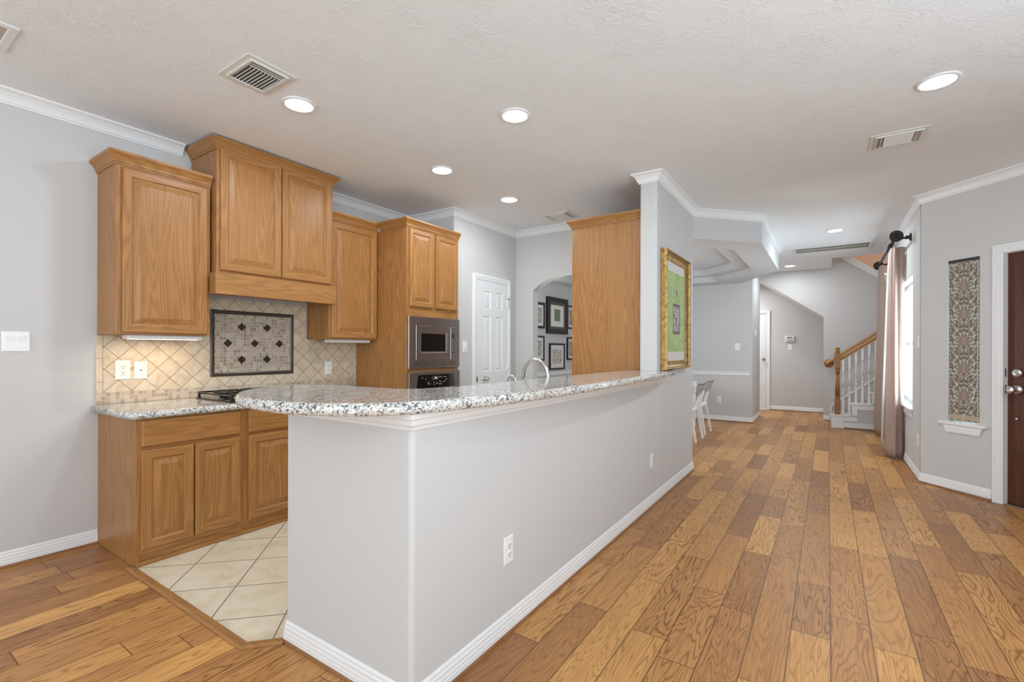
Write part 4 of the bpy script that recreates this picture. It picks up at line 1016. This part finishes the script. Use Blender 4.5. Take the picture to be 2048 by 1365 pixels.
m = MB(); m.box(0.002, bw - 0.002, 0.004, 0.03, 1.415, 1.4385); m.build('shadow_headrail', M['black_frame'], t)  # black colour stands in for the shadow at the blind's top
m = MB(); m.box(0.004, bw - 0.004, 0.003, 0.0058, 0.012, 0.052); m.box(0.004, bw - 0.004, 0.0015, 0.003, 0.026, 0.034); m.build('braid', M['fringe'], t)
m = MB(); m.tube([(bw - 0.012, -0.004, 1.40), (bw - 0.010, -0.005, 0.8), (bw - 0.014, -0.006, 0.34), (bw - 0.05, -0.010, 0.18), (bw - 0.10, -0.022, 0.05), (bw - 0.13, -0.030, -0.014)], 0.0016, 6); m.tube([(bw - 0.014, -0.006, 0.34), (bw - 0.006, -0.010, 0.12), (bw - 0.004, -0.02, -0.012)], 0.0014, 6); m.build('pull_cord', M['cord'], t)

# ------------------------------------------------------------ hall window, curtains, rod
t = thing('window_2', 'bright white hall window behind the curtains', 'window', (DX, WY1, 0), W_); struct(t)
wl = WY1 - WY0
m = MB(); 
m.rects(0.0, wl, WZ0, WZ1, [(0.0, -0.15), (0.0, -0.085), (0.045, -0.085), (0.045, -0.15)], cap=False)
m.box(0.045, wl - 0.045, 0.095, 0.135, 1.33, 1.375); m.box(wl / 2 - 0.02, wl / 2 + 0.02, 0.09, 0.14, WZ0 + 0.045, WZ1 - 0.045)
m.build('frame', M['aluminium'], t)
m = MB(); m.box(0.04, wl - 0.04, 0.112, 0.116, WZ0 + 0.04, WZ1 - 0.04); m.build('glass', M['glass'], t)
m = MB(); m.box(-0.03, wl + 0.03, -0.035, 0.08, WZ0 - 0.022, WZ0 - 0.0005, 0.004); m.box(0.01, wl - 0.01, -0.016, -0.0005, WZ0 - 0.095, WZ0 - 0.0225, 0.003); m.build('sill', M['trim'], t)

ROD = [(0.605, 6.52), (0.605, 8.55)]; RZ = 2.49
rod_t = t = thing('curtain_rod', 'black curtain rod with disc finials above the hall window', 'curtain rod', (0.605, 6.52, RZ))
m = MB(); m.lathe([(0.016, 0.0), (0.016, 2.03)], axis='y', seg=16); m.build('rod', M['black_iron'], t)
for y0, s in ((0.0, -1), (2.03, 1)):
    m = MB(); m.lathe([(0.018, y0 - s * 0.02), (0.03, y0), (0.03, y0 + s * 0.012), (0.017, y0 + s * 0.02), (0.017, y0 + s * 0.032), (0.058, y0 + s * 0.038), (0.062, y0 + s * 0.046), (0.058, y0 + s * 0.054), (0.046, y0 + s * 0.055), (0.043, y0 + s * 0.050), (0.030, y0 + s * 0.050), (0.026, y0 + s * 0.056), (0.012, y0 + s * 0.054), (0.008, y0 + s * 0.06), (0, y0 + s * 0.062)], axis='y', seg=28); m.build('finial', M['black_iron'], t)
for y0 in (0.06, 1.93):
    m = MB(); m.tube([(0.0, y0, -0.022), (0.06, y0, -0.010), (0.132, y0, -0.004)], [0.013, 0.011, 0.013], 12); m.lathe([(0.042, 0.1345), (0.042, 0.126), (0.034, 0.120), (0.020, 0.114), (0.016, 0.104), (0.022, 0.098), (0.022, 0.090), (0.012, 0.084)], (0, y0, -0.004), 'x', 20); m.lathe([(0.024, y0 - 0.012), (0.024, y0 + 0.012)], (0, 0, 0), 'y', 16); m.build('bracket', M['black_iron'], t)

def curtain(label, top, bot, zt, zb, rings, lining=None):
    """pleated panel: plan outline of the folds at the rod and at the hem, blended over the height"""
    t = thing('curtain', label, 'curtain', (0, 0, 0), 0, 'blush curtains at the hall window')
    def sheet(name, top, bot, zt, zb, mat):
        soft = lambda p: [p[0]] + [tuple(0.56 * b[j] + 0.22 * (a[j] + c[j]) for j in (0, 1)) for a, b, c in zip(p, p[1:], p[2:])] + [p[-1]]
        ext = lambda p: [p[0]] + soft(p) + [p[-1]]
        A, B = catmull(ext(top), 7), catmull(ext(bot), 7); K = 24; m = MB(); R = []
        for k in range(K + 1):
            f = k / K; e = f ** 0.75; wob = 0.003 * math.sin(PI * f * 3)
            R.append([m.v(a[0] + (b[0] - a[0]) * e + wob * math.sin(i * 0.45), a[1] + (b[1] - a[1]) * e + wob * math.cos(i * 0.31), zt + (zb - zt) * f) for i, (a, b) in enumerate(zip(A, B))])
        for a, b in zip(R, R[1:]):
            for i in range(len(A) - 1):
                f_ = m.face((a[i], a[i + 1], b[i + 1], b[i]))
                if f_: f_.smooth = True
        o = m.build(name, mat, t); sm = o.modifiers.new('thickness', 'SOLIDIFY'); sm.thickness = 0.0025
    sheet('fabric', top, bot, zt, zb, M['curtain'])
    if lining: sheet('lining', *lining, M['lining'])
    for y_ in rings:
        m = MB(); ring = [(0.022 * math.sin(a), y_ - 6.52, 0.022 * math.cos(a)) for a in [2 * PI * q_ / 18 for q_ in range(19)]]
        m.tube(ring, 0.0035, 6); m.build('ring', M['black_iron'], rod_t)
    return t
curtain('blush linen curtain panel nearer the damask blind, hanging in deep folds',
        [(0.728, 6.955), (0.700, 6.945), (0.672, 6.950), (0.658, 6.975), (0.648, 6.945), (0.636, 6.925), (0.624, 6.945), (0.618, 6.975), (0.608, 6.955), (0.600, 6.985), (0.596, 7.05), (0.612, 7.12), (0.625, 7.18)],
        [(0.735, 7.10), (0.720, 7.04), (0.700, 7.02), (0.684, 7.055), (0.668, 7.02), (0.648, 6.985), (0.630, 7.01), (0.618, 7.06), (0.600, 7.045), (0.578, 7.09), (0.552, 7.17), (0.572, 7.28), (0.60, 7.40)], 2.452, 0.03,
        (6.91, 6.97, 7.05, 7.13), ([(0.612, 7.20), (0.600, 7.24), (0.612, 7.28)], [(0.575, 7.50), (0.549, 7.58), (0.575, 7.68)], 2.445, 0.05))
curtain('blush linen curtain panel at the far end of the rod, beside the staircase',
        [(0.640, 8.26), (0.612, 8.27), (0.600, 8.30), (0.606, 8.34), (0.592, 8.38), (0.608, 8.42), (0.594, 8.46)],
        [(0.690, 8.62), (0.650, 8.62), (0.620, 8.66), (0.628, 8.72), (0.590, 8.76), (0.560, 8.86), (0.585, 8.96)], 2.452, 0.03, (8.31, 8.38, 8.45))

# ------------------------------------------------------------ picture on the column wall
def framed(name, label, cat, loc, rotz, w, h, prof, fmats, mat_w, art_m, glass=True, inner=None, art_rect=None, group=None):
    t = thing(name, label, cat, loc, rotz, group)
    m = MB(); m.rects(0, w, 0, h, prof, cap=False, back=True)
    fr = m.build('frame', fmats, t)
    ins, dep = prof[-1]
    if inner:
        i_, pr2, mt = inner
        m = MB(); m.rects(i_, w - i_, i_, h - i_, pr2, cap=False); m.build('inner_frame', mt, fr); ins, dep = i_ + pr2[-1][0], pr2[-1][1]
    m = MB(); m.box(ins - 0.002, w - ins + 0.002, -dep - 0.0005, -dep + 0.002, ins - 0.002, h - ins + 0.002); m.build('mat_board', M['mat_board'], t)
    if art_rect is None: art_rect = (ins + mat_w, w - ins - mat_w, ins + mat_w, h - ins - mat_w)
    a, b, c, d = art_rect
    m = MB(); m.box(a, b, -dep - 0.0016, -dep - 0.0006, c, d); m.build('print', art_m, t)
    if glass:
        m = MB(); m.box(ins - 0.001, w - ins + 0.001, -dep - 0.0055, -dep - 0.0035, ins - 0.001, h - ins + 0.001); m.build('glass', M['picture_glass'], t)
    return t
GP = [(0, 0.0005), (0, 0.014), (0.003, 0.018), (0.003, 0.046), (0.007, 0.054), (0.013, 0.056), (0.018, 0.052), (0.026, 0.038), (0.042, 0.024), (0.062, 0.016), (0.066, 0.018), (0.074, 0.017), (0.080, 0.011)]
framed('framed_picture', 'large gold-framed green picture on the column wall beyond the bar', 'picture', (XI, 4.03, 1.0905), E_, 0.835, 1.045, GP, M['gold'], 0.0, M['art_green'], True, None, (0.082, 0.738, 0.160, 0.885))

# gallery on the dining room wall, seen through the arch
GX = -4.0
BP = lambda f_, d_: [(0, 0.0005), (0, d_), (0.003, d_ + 0.003), (f_ - 0.003, d_ + 0.002), (f_, d_ - 0.004), (f_, d_ - 0.012)]
framed('framed_print', 'largest dark-framed print through the arch, small green image on white mat', 'picture', (GX, 7.00, 1.545), E_, 0.745, 0.635, BP(0.075, 0.045), M['black_frame'], 0.0, M['art_a'], False, (0.0752, [(0.0, 0.033), (0.0, 0.036), (0.05, 0.030), (0.055, 0.022)], M['bronze_frame']), (0.265, 0.475, 0.225, 0.435))
framed('framed_print', 'black-framed landscape sketch through the arch, below the largest dark frame', 'picture', (GX, 7.105, 0.915), E_, 0.55, 0.465, BP(0.032, 0.028), M['black_frame'], 0.075, M['art_b'], False)
framed('framed_print', 'upper left dark-framed ink sketch through the arch, cut by the arch edge', 'picture', (GX, 6.44, 1.625), E_, 0.485, 0.43, BP(0.04, 0.03), M['black_frame'], 0.05, M['art_c'], False)
framed('framed_print', 'lower left black-framed ink sketch through the arch, cut by the arch edge', 'picture', (GX, 6.44, 1.08), E_, 0.475, 0.42, BP(0.03, 0.028), M['black_frame'], 0.05, M['art_c'], False)
framed('framed_print', 'upper right black-framed print through the arch, cut by the oak panel', 'picture', (GX, 7.765, 1.655), E_, 0.48, 0.43, BP(0.03, 0.028), M['black_frame'], 0.05, M['art_d'], False)
framed('framed_print', 'lower right black-framed print through the arch, cut by the oak panel', 'picture', (GX, 7.765, 1.08), E_, 0.48, 0.42, BP(0.03, 0.028), M['black_frame'], 0.05, M['art_d'], False)

# ------------------------------------------------------------ dining table and chairs
t = thing('dining_table', 'white dining table corner showing past the column', 'table', (-2.30, 7.35, 0))
m = MB(); m.box(-0.49, 0.49, -0.86, 0.86, 0.67, 0.755, 0.006); m.build('tabletop', M['table_white'], t)
for sx in (-1, 1):
    for sy in (-1, 1):
        m = MB(); x, y = sx * 0.435, sy * 0.805; m.box(x - 0.045, x + 0.045, y - 0.045, y + 0.045, 0.0005, 0.6695, 0.003, seg=1); m.build('leg', M['table_white'], t)
def make_chair(label, loc):
    t = thing('dining_chair', label, 'chair', loc, 0, 'white dining chairs')
    for sy in (-1, 1):
        m = MB()   # back leg runs up into the back post
        m.sqloft([(0.245, sy * 0.213, 0.0005, 0.013, 0.013), (0.165, sy * 0.195, 0.44, 0.018, 0.018), (0.172, sy * 0.192, 0.50, 0.018, 0.018), (0.215, sy * 0.190, 0.64, 0.014, 0.016), (0.222, sy * 0.189, 0.655, 0.008, 0.010)]); m.build('leg', M['white_chair'], t)
        m = MB(); m.sqloft([(-0.225, sy * 0.205, 0.0005, 0.012, 0.012), (-0.185, sy * 0.185, 0.43, 0.017, 0.017)]); m.build('leg', M['white_chair'], t)
    m = MB()
    def ringat(z, k): return [((-0.005 + (0.205 * k) * math.copysign(abs(math.cos(a)) ** 0.6, math.cos(a))), 0.215 * k * math.copysign(abs(math.sin(a)) ** 0.6, math.sin(a)), z + 0.012 * math.cos(a)) for a in [2 * PI * i / 32 for i in range(32)]]
    m.rings([ringat(0.395, 0.93), ringat(0.40, 0.99), ringat(0.44, 1.0), ringat(0.452, 0.97), ringat(0.446, 0.85), ringat(0.438, 0.4)]); m.build('seat', M['white_chair'], t)
    m = MB()
    secs = []
    for z, x0, hw in ((0.635, 0.218, 0.183), (0.70, 0.240, 0.20), (0.76, 0.262, 0.218), (0.795, 0.276, 0.228)):
        f = [(x0 + 0.035 * (1 - (i / 8 - 1) ** 2) , hw * (i / 8 - 1), z) for i in range(17)]
        b = [(p[0] + 0.006, p[1], p[2]) for p in reversed(f)]
        secs.append(f + b)
    m.rings(secs, smooth=False); m.build('backrest', M['smoke'], t)
    m = MB(); m.tube([(0.276 + 0.035 * (1 - (i / 8 - 1) ** 2) + 0.003, 0.228 * (i / 8 - 1), 0.797) for i in range(17)], 0.0055, 8); m.build('back_rim', M['vent_dark'], t)
    return t
ch = make_chair('white dining chair with smoky clear back, nearer the camera beside the column', (-1.735, 6.935, 0))
dup(ch, (-1.765, 7.655, 0), 0, 'white dining chair with smoky clear back, second from the column, farther back')

# ------------------------------------------------------------ staircase and railing
SY = 9.36
t = thing('staircase', 'carpeted stairs with white stepped side rising behind the curtain', 'stairs', (0.06, SY, 0)); t['kind'] = 'structure'
TR, RI = 0.262, 0.195; X0 = 0.06
m = MB()
n_st = 7
for k in range(n_st): m.box(0.012 + TR * k, TR * n_st, 0.051, 0.79, RI * k + (0.0005 if k == 0 else 0.0), RI * (k + 1) - 0.0, 0.0)
m.build('treads', M['carpet'], t)
m = MB()    # white stepped stringer side with panels
poly = [(0.0, 0.0005)]
for k in range(n_st): poly += [(TR * k, RI * (k + 1)), (TR * (k + 1), RI * (k + 1))]
poly += [(TR * n_st, 0.0005)]
m.prism(poly, 'y', 0.0, 0.05); m.build('stringer', M['wall'], t)
m = MB()
for k in range(n_st):
    m.box(TR * k - 0.022, TR * (k + 1) - 0.0, -0.028, 0.055, RI * (k + 1) + 0.0005, RI * (k + 1) + 0.026, 0.004)          # nosing
    m.box(TR * k + (0.156 if k == 0 else 0.0), TR * (k + 1) + 0.06, -0.014, -0.0005, RI * (k + 1) - 0.075, RI * (k + 1))   # horizontal apron
    if k: m.box(TR * k, TR * k + 0.075, -0.0145, -0.0005, RI * k + 0.027, RI * (k + 1))
    if k: m.box(TR * k + 0.06, TR * k + 0.07, -0.018, -0.0146, RI * k - 0.075, RI * (k + 1) - 0.065)
m.box(0.156, TR * n_st, -0.013, -0.0005, 0.018, 0.10); m.box(0.156, TR * n_st, -0.016, -0.0135, 0.03, 0.035); m.build('stringer_trim', M['trim'], t)
m = MB(); m.box(-0.012, 0.155, -0.02, -0.0005, 0.0005, RI, 0.003); m.build('pedestal', M['trim'], t)
m = MB(); m.box(0.157, TR * n_st, -0.012, -0.0005, 0.0005, 0.017); m.build('shoe_moulding', M['shoe'], t)

t = thing('stair_railing', 'oak newel post and handrail with white turned balusters on the stairs', 'railing', (0.06, SY, RI + 0.027))
nx = 0.071; ny = 0.012
m = MB()
def sq_turn(m, cx, cy, z0, prof, mi=None):
    for kind, a, b, r0, r1 in prof:
        if kind == 'sq': m.box(cx - r0, cx + r0, cy - r0, cy + r0, z0 + a, z0 + b, 0.003, mi=mi, seg=1)
        else: m.lathe([(r0, z0 + a), (r1, z0 + b)], (cx, cy, 0), 'z', 14, mi=mi)
sq_turn(m, nx, ny, 0, [('sq', 0, 0.245, 0.040, 0), ('t', 0.245, 0.262, 0.040, 0.032), ('t', 0.262, 0.30, 0.032, 0.035), ('t', 0.30, 0.66, 0.034, 0.026), ('t', 0.66, 0.675, 0.033, 0.033), ('t', 0.675, 0.73, 0.027, 0.031), ('t', 0.73, 0.755, 0.032, 0.039), ('sq', 0.755, 1.00, 0.040, 0), ('t', 1.0, 1.02, 0.040, 0.030)])
m.lathe([(0.030, 1.02), (0.034, 1.03), (0.030, 1.04), (0.020, 1.045), (0.020, 1.052), (0.034, 1.064), (0.036, 1.078), (0.028, 1.092), (0.012, 1.100), (0, 1.101)], (nx, ny, 0), 'z', 20)
m.build('newel_post', M['newel_oak'], t)
SL = RI / TR
def rail(m, x0, x1, y, z0, wid=0.030):
    sec = [(-wid, 0.0), (wid, 0.0), (wid, 0.012), (wid * 0.75, 0.022), (wid * 1.0, 0.034), (wid * 0.8, 0.052), (0, 0.060), (-wid * 0.8, 0.052), (-wid, 0.034), (-wid * 0.75, 0.022), (-wid, 0.012)]
    m.rings([[(x, y + a, z0 + (x - x0) * SL + b) for a, b in sec] for x in (x0, x1)], smooth=False)
m = MB(); rail(m, nx + 0.041, 1.75, ny, 0.875); m.build('handrail', M['rail_oak'], t)
for k in range(13):
    step = (k + 1) // 2 if k else 0
    bx = 0.146 + k * 0.0835 if k < 2 else 0.146 + k * 0.0845
    st_i = int((bx + 0.02) / TR); zb = RI * st_i
    top = 0.875 + (bx - nx - 0.041) * SL + 0.004
    m = MB(); hb = top - zb
    sq_turn(m, bx, ny, zb, [('sq', 0.0, 0.30 * hb, 0.0155, 0), ('t', 0.30 * hb, 0.34 * hb, 0.0155, 0.008), ('t', 0.34 * hb, 0.40 * hb, 0.010, 0.013), ('t', 0.40 * hb, 0.47 * hb, 0.013, 0.009), ('t', 0.47 * hb, 0.485 * hb, 0.014, 0.014), ('t', 0.485 * hb, 0.74 * hb, 0.012, 0.009), ('t', 0.74 * hb, 0.755 * hb, 0.013, 0.013), ('t', 0.755 * hb, 0.78 * hb, 0.009, 0.015), ('sq', 0.78 * hb, hb, 0.0155, 0)])
    m.build('baluster', M['trim'], t)
t = thing('wall_handrail', 'oak handrail end with round rosette on the wall left of the newel', 'handrail', (0.015, ST, 0.99))
t.name = 'handrail'
m = MB(); m.lathe([(0.075, -0.0005), (0.075, -0.010), (0.066, -0.018), (0.05, -0.020), (0.045, -0.028), (0, -0.030)], (0, 0, 0.045), 'y', 28); m.build('rosette', M['newel_oak'], t)
m = MB(); sec = [(-0.028, 0.0), (0.028, 0.0), (0.028, 0.03), (0.0, 0.055), (-0.028, 0.03)]
m.rings([[(x, -0.062 + a, 0.02 + (x + 0.04) * SL + b) for a, b in sec] for x in (-0.04, 1.7)], smooth=False); m.build('rail', M['rail_oak'], t)
for x in (0.5, 1.4):
    m = MB(); m.tube([(x, -0.0005, 0.02 + x * SL - 0.03), (x, -0.05, 0.02 + x * SL - 0.02), (x, -0.062, 0.02 + x * SL + 0.028)], 0.007, 8); m.build('bracket', M['nickel_dark'], t)
